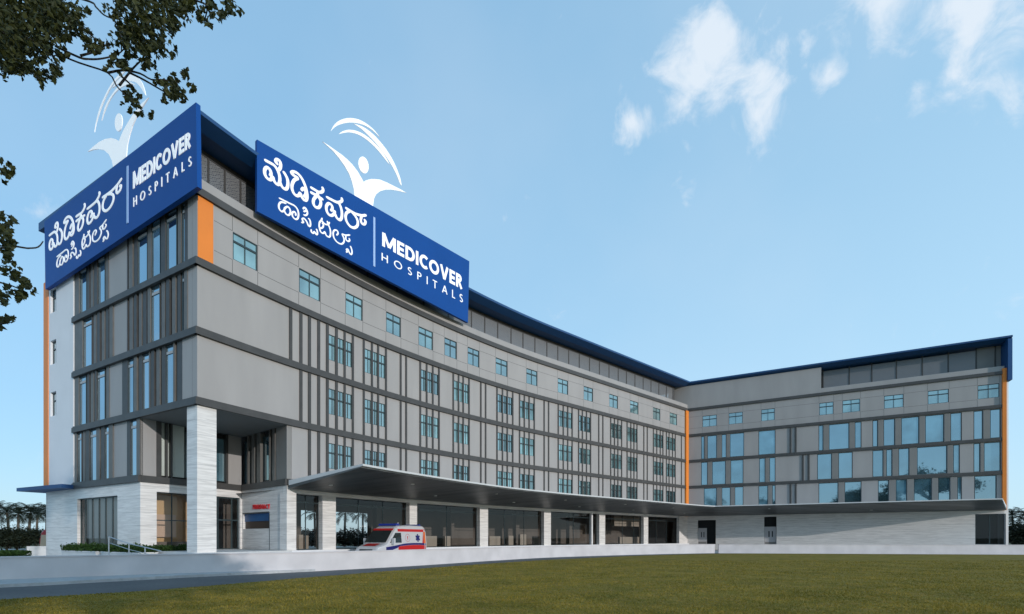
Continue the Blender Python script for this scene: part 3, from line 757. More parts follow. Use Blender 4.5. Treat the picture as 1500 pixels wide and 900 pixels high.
K3 = [[(100,85),(160,115),(230,150),(290,180),(325,225),(337,285),(325,333),(295,338),(265,305),(262,265),(285,250),(303,270),(300,298)],
      [(190,152),(130,135),(102,165),(105,215),(135,248),(163,235),(172,195)],
      [(163,235),(185,275),(215,292),(238,268),(235,225),(210,190),(182,200),(166,225)],
      [(395,248),(422,240),(428,215),(405,200),(390,220)], [(428,215),(442,250),(440,280),(420,294),(395,285)],
      [(370,380),(396,375),(380,342),(402,330),(435,370),(455,418),(475,422),(480,390),(470,345),(450,330)],
      [(490,462),(490,490),(510,508),(528,490),(545,520),(560,520),(562,490),(550,455)],
      [(620,325),(610,352),(588,380),(585,430),(600,488),(630,508),(652,488)], [(592,450),(624,440),(635,405),(615,382)],
      [(650,485),(670,535),(705,553),(720,520),(715,460),(693,403),(680,360)], [(612,352),(650,396),(690,403),(708,375)],
      [(790,532),(810,510),(800,478),(770,470),(752,500),(760,560),(800,615),(850,637),(880,612),(880,570),(860,520),(900,532),(955,528)],
      [(905,535),(903,580),(930,605),(950,592),(940,566)],
      [(905,735),(922,727),(910,705),(928,700),(945,740),(965,762),(978,738),(970,690),(955,660)]]
kan = []
for st in K1: kan.append(([(376+x/8.824, 215+y/8.824) for x, y in st], .082))
for st in K2: kan.append(([(396+x/8.18, 280+y/8.18) for x, y in st], .082))
for st in K3: kan.append(([(396+x/8.18, 280+y/8.18) for x, y in st], .047))

s2a, s2b = LONG.at(376), LONG.at(688)
a_ = LONG.P(s2a, .45, 0); b_ = LONG.P(s2b, .45, 0)
SGN2 = Line((a_.x, a_.y), (b_.x, b_.y))
SGN1 = Line((LEFT.P(0,.3,0).x, LEFT.P(0,.3,0).y), (LEFT.P(Lf,.3,0).x, LEFT.P(Lf,.3,0).y))
quads = {}
def sign_quad(fr, tl, tr, br, bl, o):
    return [fr.pt(*p, o) for p in (tl, tr, br, bl)]
O1 = .12
Q2 = sign_quad(SGN2, (376.5,204.5), (687.5,383), (685.5,473), (376.5,309.5), O1)
Q1 = sign_quad(SGN1, (65,325), (287,150), (289,273.5), (66.5,424), O1)
def uv_of(Q, s, z):
    u = (s-Q[3][0])/(Q[2][0]-Q[3][0])
    zb = Q[3][1]+(Q[2][1]-Q[3][1])*u; zt = Q[0][1]+(Q[1][1]-Q[0][1])*u
    return u, (z-zb)/(zt-zb)
def sz_of(Q, u, v):
    s = Q[3][0]+(Q[2][0]-Q[3][0])*u
    zb = Q[3][1]+(Q[2][1]-Q[3][1])*u; zt = Q[0][1]+(Q[1][1]-Q[0][1])*u
    return s, zb+(zt-zb)*v

def sign_panel(fr, Q, parent):
    m = MB(); pts = [(q[0], q[1]) for q in Q]
    m.prism(pts, lambda p: fr.P(p[0], O1, p[1]), lambda p: fr.P(p[0], O1-.22, p[1]))
    return m.build('sign_panel', M['blue'], parent)

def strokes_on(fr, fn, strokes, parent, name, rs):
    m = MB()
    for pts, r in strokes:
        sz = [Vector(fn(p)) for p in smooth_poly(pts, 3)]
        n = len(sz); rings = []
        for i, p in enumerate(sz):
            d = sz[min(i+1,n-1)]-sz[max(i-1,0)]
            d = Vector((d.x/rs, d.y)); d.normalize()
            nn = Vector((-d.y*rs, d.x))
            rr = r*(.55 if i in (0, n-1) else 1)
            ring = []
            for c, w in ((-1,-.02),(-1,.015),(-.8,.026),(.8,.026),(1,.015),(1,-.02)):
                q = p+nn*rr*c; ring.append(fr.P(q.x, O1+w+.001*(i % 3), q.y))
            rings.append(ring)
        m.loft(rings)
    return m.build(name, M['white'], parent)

def glyph(c, h):
    """centre-line strokes of a capital letter in a box of height 1, and its width"""
    def arc(cx, cy, rx, ry, a0, a1, n=20): return [(cx+rx*math.cos(R(a0+(a1-a0)*i/n)), cy+ry*math.sin(R(a0+(a1-a0)*i/n))) for i in range(n+1)]
    t = 1-h; k = h*.9
    if c == 'M': return [[(h,0),(h,1)], [(h+.02,1-k*.2),(.55,.12)], [(.55,.12),(1.08-h,1-k*.2)], [(1.1-h,1),(1.1-h,0)]], 1.1
    if c == 'E': return [[(h,0),(h,1)], [(h,t),(.60,t)], [(h,.5),(.55,.5)], [(h,h),(.60,h)]], .60
    if c == 'D': return [[(h,0),(h,1)], [(h,t),(.36,t)]+arc(.36,.5,.46-h,.5-h,85,-85)+[(.36,h),(h,h)]], .82
    if c == 'I': return [[(h,0),(h,1)]], 2*h
    if c == 'C': return [arc(.47,.5,.47-h,.5-h,48,312)], .80
    if c == 'O': return [arc(.49,.5,.49-h,.5-h,0,360,32)], .98
    if c == 'V': return [[(h*.9,1),(.43,h*.3)], [(.43,h*.3),(.86-h*.9,1)]], .86
    if c == 'R': return [[(h,0),(h,1)], [(h,t),(.34,t)]+arc(.34,.72,.26-h*.8,.28-h,85,-85,14)+[(.34,.44+h),(h,.44+h)], [(.30,.48),(.70-h*.9,0)]], .70
    if c == 'P': return [[(h,0),(h,1)], [(h,t),(.30,t)]+arc(.30,.72,.24-h*.8,.28-h,85,-85,14)+[(.30,.44+h),(h,.44+h)]], .54
    if c == 'H': return [[(h,0),(h,1)], [(h,.5),(.72-h,.5)], [(.72-h,0),(.72-h,1)]], .72
    if c == 'T': return [[(0,t),(.62,t)], [(.31,t),(.31,0)]], .62
    if c == 'A': return [[(h*.9,0),(.40,1-h*.3)], [(.40,1-h*.3),(.80-h*.9,0)], [(.17,.32),(.63,.32)]], .80
    if c == 'L': return [[(h,0),(h,1)], [(h,h),(.46,h)]], .46
    if c == 'Y': return [[(h*.9,1),(.37,.45)], [(.37,.45),(.74-h*.9,1)], [(.37,.5),(.37,0)]], .74
    if c == 'S': return [arc(.25,.74,.23-h*.7,.26-h,30,270,14)+arc(.25,.265,.25-h*.7,.265-h,80,-150,14)], .50
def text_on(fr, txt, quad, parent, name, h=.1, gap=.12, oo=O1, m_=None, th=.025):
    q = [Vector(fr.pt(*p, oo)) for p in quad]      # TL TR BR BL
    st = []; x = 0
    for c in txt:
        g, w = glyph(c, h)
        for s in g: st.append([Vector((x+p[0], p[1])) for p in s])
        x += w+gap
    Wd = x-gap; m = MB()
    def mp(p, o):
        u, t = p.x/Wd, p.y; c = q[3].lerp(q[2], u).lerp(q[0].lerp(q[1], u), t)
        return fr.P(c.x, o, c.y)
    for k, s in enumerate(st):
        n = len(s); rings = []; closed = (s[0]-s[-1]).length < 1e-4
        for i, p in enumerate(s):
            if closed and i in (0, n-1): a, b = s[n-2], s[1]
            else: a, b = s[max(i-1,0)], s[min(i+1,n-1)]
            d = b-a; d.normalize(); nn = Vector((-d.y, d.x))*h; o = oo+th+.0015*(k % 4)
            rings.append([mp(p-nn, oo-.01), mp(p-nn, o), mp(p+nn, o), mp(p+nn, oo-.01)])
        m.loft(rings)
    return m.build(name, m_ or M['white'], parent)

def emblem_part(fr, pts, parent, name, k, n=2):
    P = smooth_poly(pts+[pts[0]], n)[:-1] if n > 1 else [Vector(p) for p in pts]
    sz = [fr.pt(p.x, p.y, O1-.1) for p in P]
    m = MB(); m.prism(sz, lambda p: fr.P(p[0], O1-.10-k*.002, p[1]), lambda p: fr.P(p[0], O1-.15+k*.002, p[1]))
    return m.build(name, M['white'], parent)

def hosp_sign(fr, Q, label, med, hos, div, kanfn, emb, rs):
    loc = fr.P((Q[2][0]+Q[3][0])/2, 0, min(Q[2][1], Q[3][1]))
    t = empty('rooftop_sign', loc, label, 'sign', 'blue hospital signs on the roof edge')
    sign_panel(fr, Q, t)
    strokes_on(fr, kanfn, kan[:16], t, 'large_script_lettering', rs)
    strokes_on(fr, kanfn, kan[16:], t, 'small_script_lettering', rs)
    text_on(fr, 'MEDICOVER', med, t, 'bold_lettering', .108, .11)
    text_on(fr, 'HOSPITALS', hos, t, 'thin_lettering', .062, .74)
    a, b = (fr.pt(*p, O1) for p in div); w = .07*rs
    m = MB(); m.hexa([fr.P(a[0]-w,O1-.02,b[1]), fr.P(a[0]+w,O1-.02,b[1]), fr.P(a[0]+w,O1+.03,b[1]), fr.P(a[0]-w,O1+.03,b[1]),
                      fr.P(a[0]-w,O1-.02,a[1]), fr.P(a[0]+w,O1-.02,a[1]), fr.P(a[0]+w,O1+.03,a[1]), fr.P(a[0]-w,O1+.03,a[1])])
    m.build('dividing_line', M['pblue'], t)
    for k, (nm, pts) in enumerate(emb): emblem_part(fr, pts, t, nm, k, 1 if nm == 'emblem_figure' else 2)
    return t

def sc(pts, ox, oy, k): return [(ox+x/k, oy+y/k) for x, y in pts]
def ell(cx, cy, a, b, rot, n=24):
    o = []
    for i in range(n):
        t = 6.28319*i/n; x, y = a*math.cos(t), b*math.sin(t)
        o.append((cx+x*math.cos(rot)-y*math.sin(rot), cy+x*math.sin(rot)+y*math.cos(rot)))
    return o
embL = [('emblem_figure', sc([(75,285),(130,320),(200,370),(245,402),(285,435),(340,490),(385,550),(420,610),(436,641),(450,630),(485,618),(520,614),(580,620),(640,645),(700,675),(760,705),(812,736),(740,718),(680,708),(630,708),(580,722),(545,750),(527,790),(520,850),(515,880),(430,830),(358,790),(352,710),(335,640),(310,570),(270,500),(220,430),(170,370),(120,325)], 460,160,6)),
        ('emblem_head', sc(ell(436,491,43,75,-.22), 460,160,6)),
        ('emblem_arc', sc([(148,195),(170,150),(205,112),(260,86),(320,78),(390,90),(450,120),(510,165),(555,215),(577,247),(540,208),(490,167),(430,136),(370,121),(310,118),(250,128),(200,147),(168,172)], 460,160,6)),
        ('emblem_arc', sc([(350,128),(420,150),(490,195),(550,250),(610,320),(660,390),(700,460),(735,540),(760,610),(770,672),(753,645),(728,580),(690,505),(640,425),(590,355),(540,293),(480,232),(420,175)], 460,160,6)),
        ('emblem_arc', sc([(218,220),(250,195),(300,182),(350,185),(410,205),(480,250),(540,305),(590,360),(630,420),(665,487),(620,433),(570,370),(515,312),(450,258),(390,223),(330,206),(275,206)], 460,160,6))]
embS = [('emblem_figure', sc([(48,743),(90,705),(140,665),(190,640),(240,632),(280,642),(305,658),(315,630),(340,570),(380,500),(430,420),(490,350),(547,297),(500,370),(450,450),(415,530),(390,610),(372,690),(362,810),(330,850),(262,900),(245,815),(220,765),(180,730),(130,722),(90,728)], 120,90,5.625)),
        ('emblem_head', sc(ell(300,502,30,74,.06), 120,90,5.625)),
        ('emblem_arc', sc([(250,218),(290,162),(340,122),(390,108),(440,118),(480,155),(505,205),(523,278),(490,225),(450,178),(410,161),(360,161),(310,177),(275,200)], 120,90,5.625)),
        ('emblem_arc', sc([(367,67),(320,95),(270,145),(220,220),(170,320),(130,430),(105,545),(102,582),(115,512),(150,400),(195,292),(245,202),(290,147),(330,107)], 120,90,5.625)),
        ('emblem_arc', sc([(443,196),(400,170),(360,170),(320,188),(270,238),(220,310),(185,380),(160,487),(175,440),(210,355),(250,285),(300,230),(350,200),(400,188)], 120,90,5.625))]
hosp_sign(SGN2, Q2, 'longer blue hospital sign with white emblem, standing along the curved entrance facade', [(559.7,340.3),(677,404.5),(677,424.5),(559.7,360.5)],
          [(558.8,370.5),(677.5,432.5),(677.5,444),(558.8,381.5)], ((548,318.7),(548,390.7)), lambda p: SGN2.pt(p.x, p.y, O1), embL, 1.15)
# map the traced strokes on to the other sign
def kmap():
    u2 = lambda p: uv_of(Q2, *SGN2.pt(p[0], p[1], O1)); u1 = lambda p: uv_of(Q1, *SGN1.pt(p[0], p[1], O1))
    l2 = u2((386.8,234.6)); r2 = u2((536.6,315.4)); h2 = u2((408.2,290.4))
    l1 = u1((72.2,346)); r1 = u1((178.8,261)); h1 = u1((88.2,373.5))
    bu = (r1[0]-l1[0])/(r2[0]-l2[0]); au = l1[0]-bu*l2[0]
    bv = (l1[1]-h1[1])/(l2[1]-h2[1]); av = l1[1]-bv*l2[1]
    def fn(p):
        u, v = u2((p.x, p.y)); return sz_of(Q1, au+bu*u, av+bv*v)
    return fn
hosp_sign(SGN1, Q1, 'blue hospital sign with white emblem above the narrow end face, next to the overhanging branch', [(195.3,253.0),(279.8,192.3),(279.8,215.6),(195.3,277.5)],
          [(195.8,290.5),(280.8,228.5),(280.8,243),(195.8,303.6)], ((187.2,244),(188.6,326.7)), kmap(), embS, 1.25)

# pharmacy sign
t = empty('pharmacy_sign', RDB.P(RDB.at(385), 0, E+1.85), 'small red PHARMACY lettering on the marble wall above the service window', 'sign')
text_on(RDB, 'PHARMACY', [(371.0,739.6),(395.5,738.9),(395.5,745.6),(371.0,746.2)], t, 'lettering', .09, .22, .0, M['red'], .05)

#@@PART2@@
# ------------------------------------------------------------------ ground, road, walls
def sheet(name, pts, z, m, label=None, cat=None, kind='structure'):
    b = MB(); b.poly([(p[0], p[1], z) for p in pts]); o = b.build(name, m); o['kind'] = kind
    return o
sheet('ground', [(-1500,-1500),(1500,-1500),(1500,2500),(-1500,2500)], 0, M['ground'])
lawn_edge = [(-60,-26.8),(-13.5,12.4),(-11.4,14.3),(-10.2,16.1),(-8.6,19.0),(-5.3,24.2),(-1.6,29.7),(2.5,34.8),(10.5,42.2),(16,45.9),(20.9,48.6),(24.5,48.9),(30,48.3),(48.5,45.2),(110,34.8)]
wall_c = [(-40,1.3),(-26.5,11.3),(-18.75,17.3),(-15.5,19.7),(-13.2,21.1),(-10.3,22.7),(-7.9,25.2),(-5.6,27.9),(-1.2,34.2),(2.85,39.2),(8.5,43.6),(15,47.7),(21.6,50.6)]
wc = smooth_poly(wall_c, 4)
wall_s = [(21.9,50.35),(49.5,46.3),(80,41.8)]
sheet('driveway', [(-70,0),(-40,1.3)]+[(p.x,p.y) for p in wc[4:]]+[(80,41.8),(110,60),(60,75),(20,100),(-60,90),(-90,50)], .004, M['drive'])
sheet('road', lawn_edge[::-1]+[(p.x,p.y) for p in wc]+[(49.5,46.3),(80,41.8),(110,37)], .008, M['asphalt'])
sheet('lawn', lawn_edge+[(110,-60),(-60,-60)], .03, M['lawn'])
# pale pavement between road and wall at the left, a low step
def offs(pts, d):
    out = []
    for i, p in enumerate(pts):
        a = pts[max(i-1,0)]; b = pts[min(i+1,len(pts)-1)]
        t = Vector((b.x-a.x, b.y-a.y)); t.normalize(); out.append(Vector((p.x+t.y*d, p.y-t.x*d)))
    return out
wcl = [p for p in wc if p.x < -9.5]
front = []
for i, p in enumerate(offs(wcl, 1)):
    w = 2.6*max(0.04, min(1, (-p.x-9.6)/8)); q = wcl[i]; dv = p-q; front.append(q+dv*w)
m = MB()
for i in range(len(wcl)-1):
    a, b, c, d = wcl[i], wcl[i+1], front[i+1], front[i]
    m.hexa([(d.x,d.y,0),(c.x,c.y,0),(b.x,b.y,0),(a.x,a.y,0),(d.x,d.y,.12),(c.x,c.y,.12),(b.x,b.y,.12),(a.x,a.y,.12)])
o = m.build('pavement', M['kerb']); o['kind'] = 'structure'
def lowwall(pts, th, h, name, label):
    r = []
    back = offs(pts, -th)
    for p, q in zip(pts, back): r.append([(p.x,p.y,0),(p.x,p.y,h-.05),(p.x+(p.x-q.x)*.12,p.y+(p.y-q.y)*.12,h-.045),(p.x+(p.x-q.x)*.12,p.y+(p.y-q.y)*.12,h),(q.x,q.y,h),(q.x,q.y,0)])
    m = MB(); m.loft(r); o = m.build(name, M['wall']); tag(o, label, 'wall'); return o
lowwall(wc, .28, E-.69, 'boundary_wall', 'low white curved wall running along the road in front of the entrance canopy')
lowwall([Vector(p) for p in wall_s], .28, E-.685, 'boundary_wall', 'low straight lavender white wall in front of the right wing, beside the lawn')

# podium under the porch
m = MB(); pp = [LEFT.P(sA-.4,-.1,0), LEFT.P(Lf+.35,.35,0), LONG.P(5.2,.36,0), Vector((D[0],D[1],0))]
m.prism([(p.x,p.y) for p in pp], lambda p: (p[0],p[1],0), lambda p: (p[0],p[1],FL-.004)); o = m.build('podium', M['planter']); o['kind'] = 'structure'

def leaf_quads(cen, size, flat=0., aspect=.55, rng=rng):
    n = len(cen)
    d = rng.normal(size=(n,3)); d[:,2] *= (1-flat); d /= np.linalg.norm(d, axis=1)[:,None]
    t = rng.normal(size=(n,3)); w = np.cross(d, t); w /= np.linalg.norm(w, axis=1)[:,None]
    s = (size*(.6+.8*rng.random(n)))[:,None]
    nn = np.cross(d, w)
    a = cen-d*s*.5; c = cen+d*s*.5
    b = cen+w*s*aspect*.5+nn*s*.12; e = cen-w*s*aspect*.5+nn*s*.12
    v = np.stack([a,b,c,e], 1).reshape(-1,3)
    f = [(4*i,4*i+1,4*i+2,4*i+3) for i in range(n)]
    return v.tolist(), f
def leaf_mb(cen, size, **k):
    m = MB(); m.v, m.f = leaf_quads(np.asarray(cen), size, **k); return m

def planter(fr, s0, s1, o0, o1, lab1, lab2, ztop=E-.78, hh=.42):
    m = MB(); fbox(m, fr, s0, s1, o0, o1, 0.004, ztop); fbox(m, fr, s0-.03, s1+.03, o0-.03, o1+.03, ztop-.07, ztop-.002)
    o = m.build('planter_box', M['planter']); tag(o, lab1, 'planter', 'white planters along the end face')
    n = int((s1-s0)*(o1-o0)*900)
    s = rng.uniform(s0-.05, s1+.05, n); oo = rng.uniform(o0-.05, o1+.05, n); z = rng.uniform(0, 1, n)
    top = hh*(.75+.25*np.sin(s*5.1)*np.sin(s*2.3+1)+.12*rng.normal(size=n))
    p = np.array([tuple(fr.P(a, b, ztop+c*max(t,.1))) for a, b, c, t in zip(s, oo, z, top)])
    h = leaf_mb(p, .13).build('hedge', M['hedge']); tag(h, lab2, 'hedge', 'clipped hedges in the planters')
planter(LEFT, LEFT.at(98,1.0), LEFT.at(148,1.0), .35, 1.25, 'white planter box farthest left below the blinds window', 'green hedge in the leftmost planter below the blinds window')
planter(LEFT, LEFT.at(150,1.2), LEFT.at(204,1.2), .35, 1.25, 'white planter box behind the steel ramp handrail', 'green hedge behind the ramp handrail beside the marble pier')
planter(RAD, RAD.at(232,.9), RAD.at(276,.9), .35, 1.2, 'white planter box beside the tall marble corner column', 'green hedge below the warm lit window beside the corner column')
# ramp rail
def RP(px, py, Y): return Vector(((px-CX)/F*Y, Y, E+(HY-py)/F*Y))
m = MB()
tp = [RP(159.5,786.5,24.2), RP(189,796.5,24.0), RP(212.5,802,23.8), RP(236,807.5,23.6)]
h = empty('handrail', (tp[1].x, tp[1].y, 0), 'thin steel handrail sloping down beside the ramp in front of the planters', 'handrail')
m.tube(tp, .024, 8); m.build('top_rail', M['steel'], h)
m = MB(); m.tube([p-Vector((0,0,.3)) for p in tp], .016, 8); m.build('mid_rail', M['steel'], h)
for p in tp[:3]:
    m = MB(); m.tube([(p.x,p.y,0.05), (p.x,p.y,p.z)], .028, 8); m.build('post', M['steel'], h)
# ramp
m = MB()
a, b = tp[0], tp[3]
m.hexa([(a.x,a.y+.1,0),(b.x,b.y+.1,0),(b.x+.6,b.y+1.6,0),(a.x+.6,a.y+1.6,0),(a.x,a.y+.1,a.z-.95),(b.x,b.y+.1,.1),(b.x+.6,b.y+1.6,.1),(a.x+.6,a.y+1.6,a.z-.95)])
o = m.build('ramp', M['drive']); o['kind'] = 'structure'
# low wall, hedge and red van beyond the left end
m = MB(); p0, p1 = RP(39,801,35), RP(78,801,36)
m.hexa([(p0.x,p0.y,0),(p1.x,p1.y,0),(p1.x,p1.y+.3,0),(p0.x,p0.y+.3,0),(p0.x,p0.y,1.02),(p1.x,p1.y,1.02),(p1.x,p1.y+.3,1.02),(p0.x,p0.y+.3,1.02)])
tag(m.build('garden_wall', M['planter']), 'short grey garden wall at the far left end of the hospital', 'wall')
n = 5000; p0, p1 = RP(-25,810,31), RP(38,810,31.5)
u = rng.random(n); pts = np.array([[p0.x+(p1.x-p0.x)*a, p0.y+.9*rng.random(), .08+rng.random()*.72] for a in u])
tag(leaf_mb(pts, .14).build('hedge', M['hedge']), 'low dark clipped hedge at the left edge beyond the white wall', 'hedge')

t = empty('van', (-40.0, 44.0, 0), 'red and tan van mostly hidden behind the far left corner of the hospital', 'van')
m = MB(); prof = [(-.95,.35),(.95,.35),(1.0,.8),(1.0,1.5),(.86,2.15),(.65,2.36),(-.65,2.36),(-.86,2.15),(-1.0,1.5),(-1.0,.8)]
rings = []
for y, k in ((-2.4,.93),(-2.3,1.),(2.2,1.),(2.45,.9)): rings.append([(-40+x*(.96 if k<1 else 1), 44+y, .35+(z-.35)*k) for x, z in prof])
m.loft(rings); m.build('body', mat('red_van_paint', (.35,.02,.025), .3), t)
m = MB(); m.quad((-40.93,41.56,.7),(-40.0,41.56,.7),(-40.0,41.56,1.9),(-40.8,41.58,1.9)); m.build('rear_panel', mat('tan_panel', (.45,.33,.22), .5), t)
for sx in (-.85,.85):
    for sy in (-1.5,1.5):
        m = MB(); m.loft([[(-40+sx+dx, 44+sy+.34*math.cos(k*.5236), .34+.34*math.sin(k*.5236)) for k in range(12)] for dx in (-.12,.12)]); m.build('wheel', M['void'], t)

t.location.x -= .4
# ------------------------------------------------------------------ ambulance
AP = {'white': mat('ambulance_white', (.56,.54,.545), .28), 'red': mat('ambulance_red', (.55,.018,.018), .3), 'navy': mat('ambulance_navy', (.015,.015,.13), .3),
      'glass': mat('vehicle_glass', (.025,.03,.03), .05, spec=.8), 'tyre': mat('tyre', (.02,.02,.02), .8), 'black': mat('black_plastic', (.02,.02,.022), .5),
      'orange': mat('reflective_orange', (.75,.16,.03), .4), 'lamp': mat('headlamp', (.75,.77,.8), .1), 'bar': mat('blue_light_bar', (.03,.05,.28), .2), 'rim': mat('wheel_rim', (.45,.45,.46), .35, .8)}
ac = Vector((-8.15, 32.3, 0)); ah = R(-113)
hx, hy = math.cos(ah), math.sin(ah)
def AM(x, y, z): return Vector((ac.x+x*hx-y*hy, ac.y+x*hy+y*hx, z))
amb = empty('ambulance', ac, 'white ambulance with red and navy stripes parked behind the low wall', 'ambulance')
topx = [(2.68,.72),(2.62,.95),(2.45,1.10),(1.80,1.27),(1.72,1.32),(.95,2.12),(.72,2.33),(.40,2.46),(-1.0,2.52),(-2.45,2.50),(-2.62,2.42),(-2.70,2.2)]
def topz(x):
    xs = [p[0] for p in topx][::-1]; zs = [p[1] for p in topx][::-1]
    return float(np.interp(x, xs, zs))
def hw(x, z):
    w = 1.0 if z < 1.25 else 1.0-.13*(z-1.25)/1.25
    if z < .5: w = .97
    if x > 1.4: w *= 1-.13*((x-1.4)/1.28)**2
    if x < -2.5: w *= .975
    return w
m = MB(); rings = []
for x in (2.68,2.62,2.45,2.1,1.80,1.72,1.3,.95,.72,.4,0,-1.0,-2.0,-2.45,-2.62,-2.70):
    T = topz(x); zl = [.36,.5,.8]; zl = [z for z in zl if z < T-.15]
    for z in (1.05,1.25,1.6,1.95,2.2): zl.append(min(z, T-.16) if z > T-.16 else z)
    while len(zl) < 8: zl.append(T-.16)
    zl = sorted(zl)
    side = [(hw(x, z), z) for z in zl]+[(hw(x,T)-.05, T-.06),(hw(x,T)-.2, T)]
    rings.append([AM(x, w, z) for w, z in side]+[AM(x, -w, z) for w, z in reversed(side)])
m.loft(rings); o = m.build('body', AP['white'], amb, smooth=False)
def patch(x0, x1, zlo, zhi, y, e, nm, mt, nx=10, nz=5, parent=None):
    m = MB(); g = []
    for i in range(nx+1):
        x = x0+(x1-x0)*i/nx; a = zlo(x) if callable(zlo) else zlo; b = zhi(x) if callable(zhi) else zhi
        g.append([AM(x, y*(hw(x, a+(b-a)*k/nz)+e), a+(b-a)*k/nz) for k in range(nz+1)])
    for i in range(nx):
        for k in range(nz): m.quad(g[i][k], g[i+1][k], g[i+1][k+1], g[i][k+1])
    return m.build(nm, mt, parent or amb)
for y in (1,-1):
    patch(-2.58, .62, 2.06, 2.24, y, .007, 'red_stripe', AP['red'], 12, 2)
    patch(-2.60, .65, .62, lambda x: 1.10+.05*math.sin((x+2.6)*1.1), y, .007, 'red_lower_stripe', AP['red'], 14, 4)
    patch(-2.60, 1.9, lambda x: 1.11+.05*math.sin((x+2.6)*1.1) if x < .66 else 1.0-.22*(x-.66), lambda x: 1.25+.04*math.sin((x+2.6)*1.1)-.08*max(0,x), y, .009, 'navy_stripe', AP['navy'], 16, 2)
    patch(-2.62, -2.36, 1.26, lambda x: 2.08, y, .008, 'rear_marking', AP['orange'], 2, 4)
    patch(-2.34, -2.16, 1.26, lambda x: 1.28+(-2.15-x)*4, y, .008, 'rear_marking', AP['red'], 2, 3)
    patch(.28, 1.52, 1.32, lambda x: min(1.98, topz(x)-.2), y, .006, 'side_window', AP['glass'], 8, 4)
    # snowflake star emblem and ring emblem
    m = MB()
    for k in range(3):
        a = k*1.0472; c, s = math.cos(a), math.sin(a); ca, r, w = -1.62, .27, .075
        cr = [(-w,-r),(w,-r),(w,r),(-w,r)]
        q = [(ca+p[0]*c-p[1]*s, 1.64+p[0]*s+p[1]*c) for p in cr]
        m.poly([AM(x, y*(hw(x,z)+.008+.001*k), z) for x, z in q])
    m.build('star_emblem', AP['navy'], amb)
    m = MB(); nseg = 28
    for k in range(nseg):
        a0, a1 = 6.28319*k/nseg, 6.28319*(k+1)/nseg
        m.poly([AM(-.42+rr*math.cos(a), y*(hw(0,1.64+rr*math.sin(a))+.008), 1.64+rr*math.sin(a)) for rr, a in ((.25,a0),(.27,a0),(.27,a1),(.25,a1))])
    m.poly([AM(-.42+dx, y*(hw(0,1.64+dz)+.008), 1.64+dz) for dx, dz in ((-.02,-.14),(.02,-.14),(.05,.12),(-.05,.12))])
    m.build('ring_emblem', AP['red'], amb)
    # wheels, arches, mirrors, headlights
    for x in (1.72,-1.55):
        m = MB(); m.loft([[AM(x+rr*math.cos(k*.3927), y*yy, .35+rr*math.sin(k*.3927)) for k in range(16)] for yy, rr in ((.78,.34),(1.0,.35),(1.01,.30))]); w = m.build('wheel', AP['tyre'], amb)
        m = MB(); m.loft([[AM(x+rr*math.cos(k*.3927), y*yy, .35+rr*math.sin(k*.3927)) for k in range(16)] for yy, rr in ((1.005,.22),(1.03,.19))]); m.build('rim', AP['rim'], w)
    m = MB(); m.loft([[AM(x_, y*yy, z_) for yy, z_ in ((1.0,1.22),(1.24,1.22),(1.24,1.62),(1.06,1.62))] for x_ in (1.28,1.42)]); m.build('mirror', AP['white'], amb)
    m = MB(); q = [(2.64,.5),(2.40,.80),(2.44,.80)]
    m.hexa([AM(2.665,y*.5,.74),AM(2.60,y*.86,.78),AM(2.3,y*.9,.8),AM(2.3,y*.5,.8),AM(2.60,y*.52,.97),AM(2.50,y*.87,1.02),AM(2.28,y*.9,1.08),AM(2.3,y*.5,1.0)]); m.build('headlight', AP['lamp'], amb)
m = MB(); m.quad(AM(1.75,.86,1.34), AM(1.75,-.86,1.34), AM(1.0,-.78,2.105), AM(1.0,.78,2.105))
m.v = [tuple(Vector(p)+Vector((hx*.03,hy*.03,.03))) for p in m.v]; m.build('windscreen', AP['glass'], amb)
m = MB(); m.quad(AM(.96,.80,2.12), AM(.96,-.80,2.12), AM(.84,-.79,2.25), AM(.84,.79,2.25)); m.v = [tuple(Vector(p)+Vector((hx*.03,hy*.03,.02))) for p in m.v]; m.build('front_red_stripe', AP['red'], amb)
m = MB(); m.quad(AM(2.40,.5,1.125), AM(2.40,-.5,1.125), AM(1.86,-.5,1.27), AM(1.86,.5,1.27)); m.v = [(p[0],p[1],p[2]+.012) for p in m.v]; m.build('bonnet_marking', AP['red'], amb)
m = MB(); m.hexa([AM(2.69,.5,.72),AM(2.69,-.5,.72),AM(2.6,-.5,.72),AM(2.6,.5,.72),AM(2.655,.5,.93),AM(2.655,-.5,.93),AM(2.58,-.5,.93),AM(2.58,.5,.93)]); m.build('grille', AP['black'], amb)
m = MB(); m.loft([[AM(x,y,z) for x,z in ((2.6,.3),(2.74,.36),(2.74,.62),(2.6,.68))] for y in (-.93,.93)]); m.build('bumper', AP['black'], amb)
m = MB(); m.loft([[AM(x,y,z) for x,z in ((.15,2.47),(.55,2.46),(.48,2.60),(.2,2.61))] for y in (-.72,.72)]); m.build('light_bar', AP['bar'], amb)
m = MB(); m.tube([AM(-.2,.3,2.5),AM(-.25,.3,2.68)], .03, 6); m.build('antenna', AP['white'], amb)
m = MB(); m.loft([[AM(x,y,z) for x,z in ((-2.5,2.48),(-2.3,2.49),(-2.32,2.6),(-2.46,2.6))] for y in (-.6,.6)]); m.build('rear_light_bar', AP['bar'], amb)

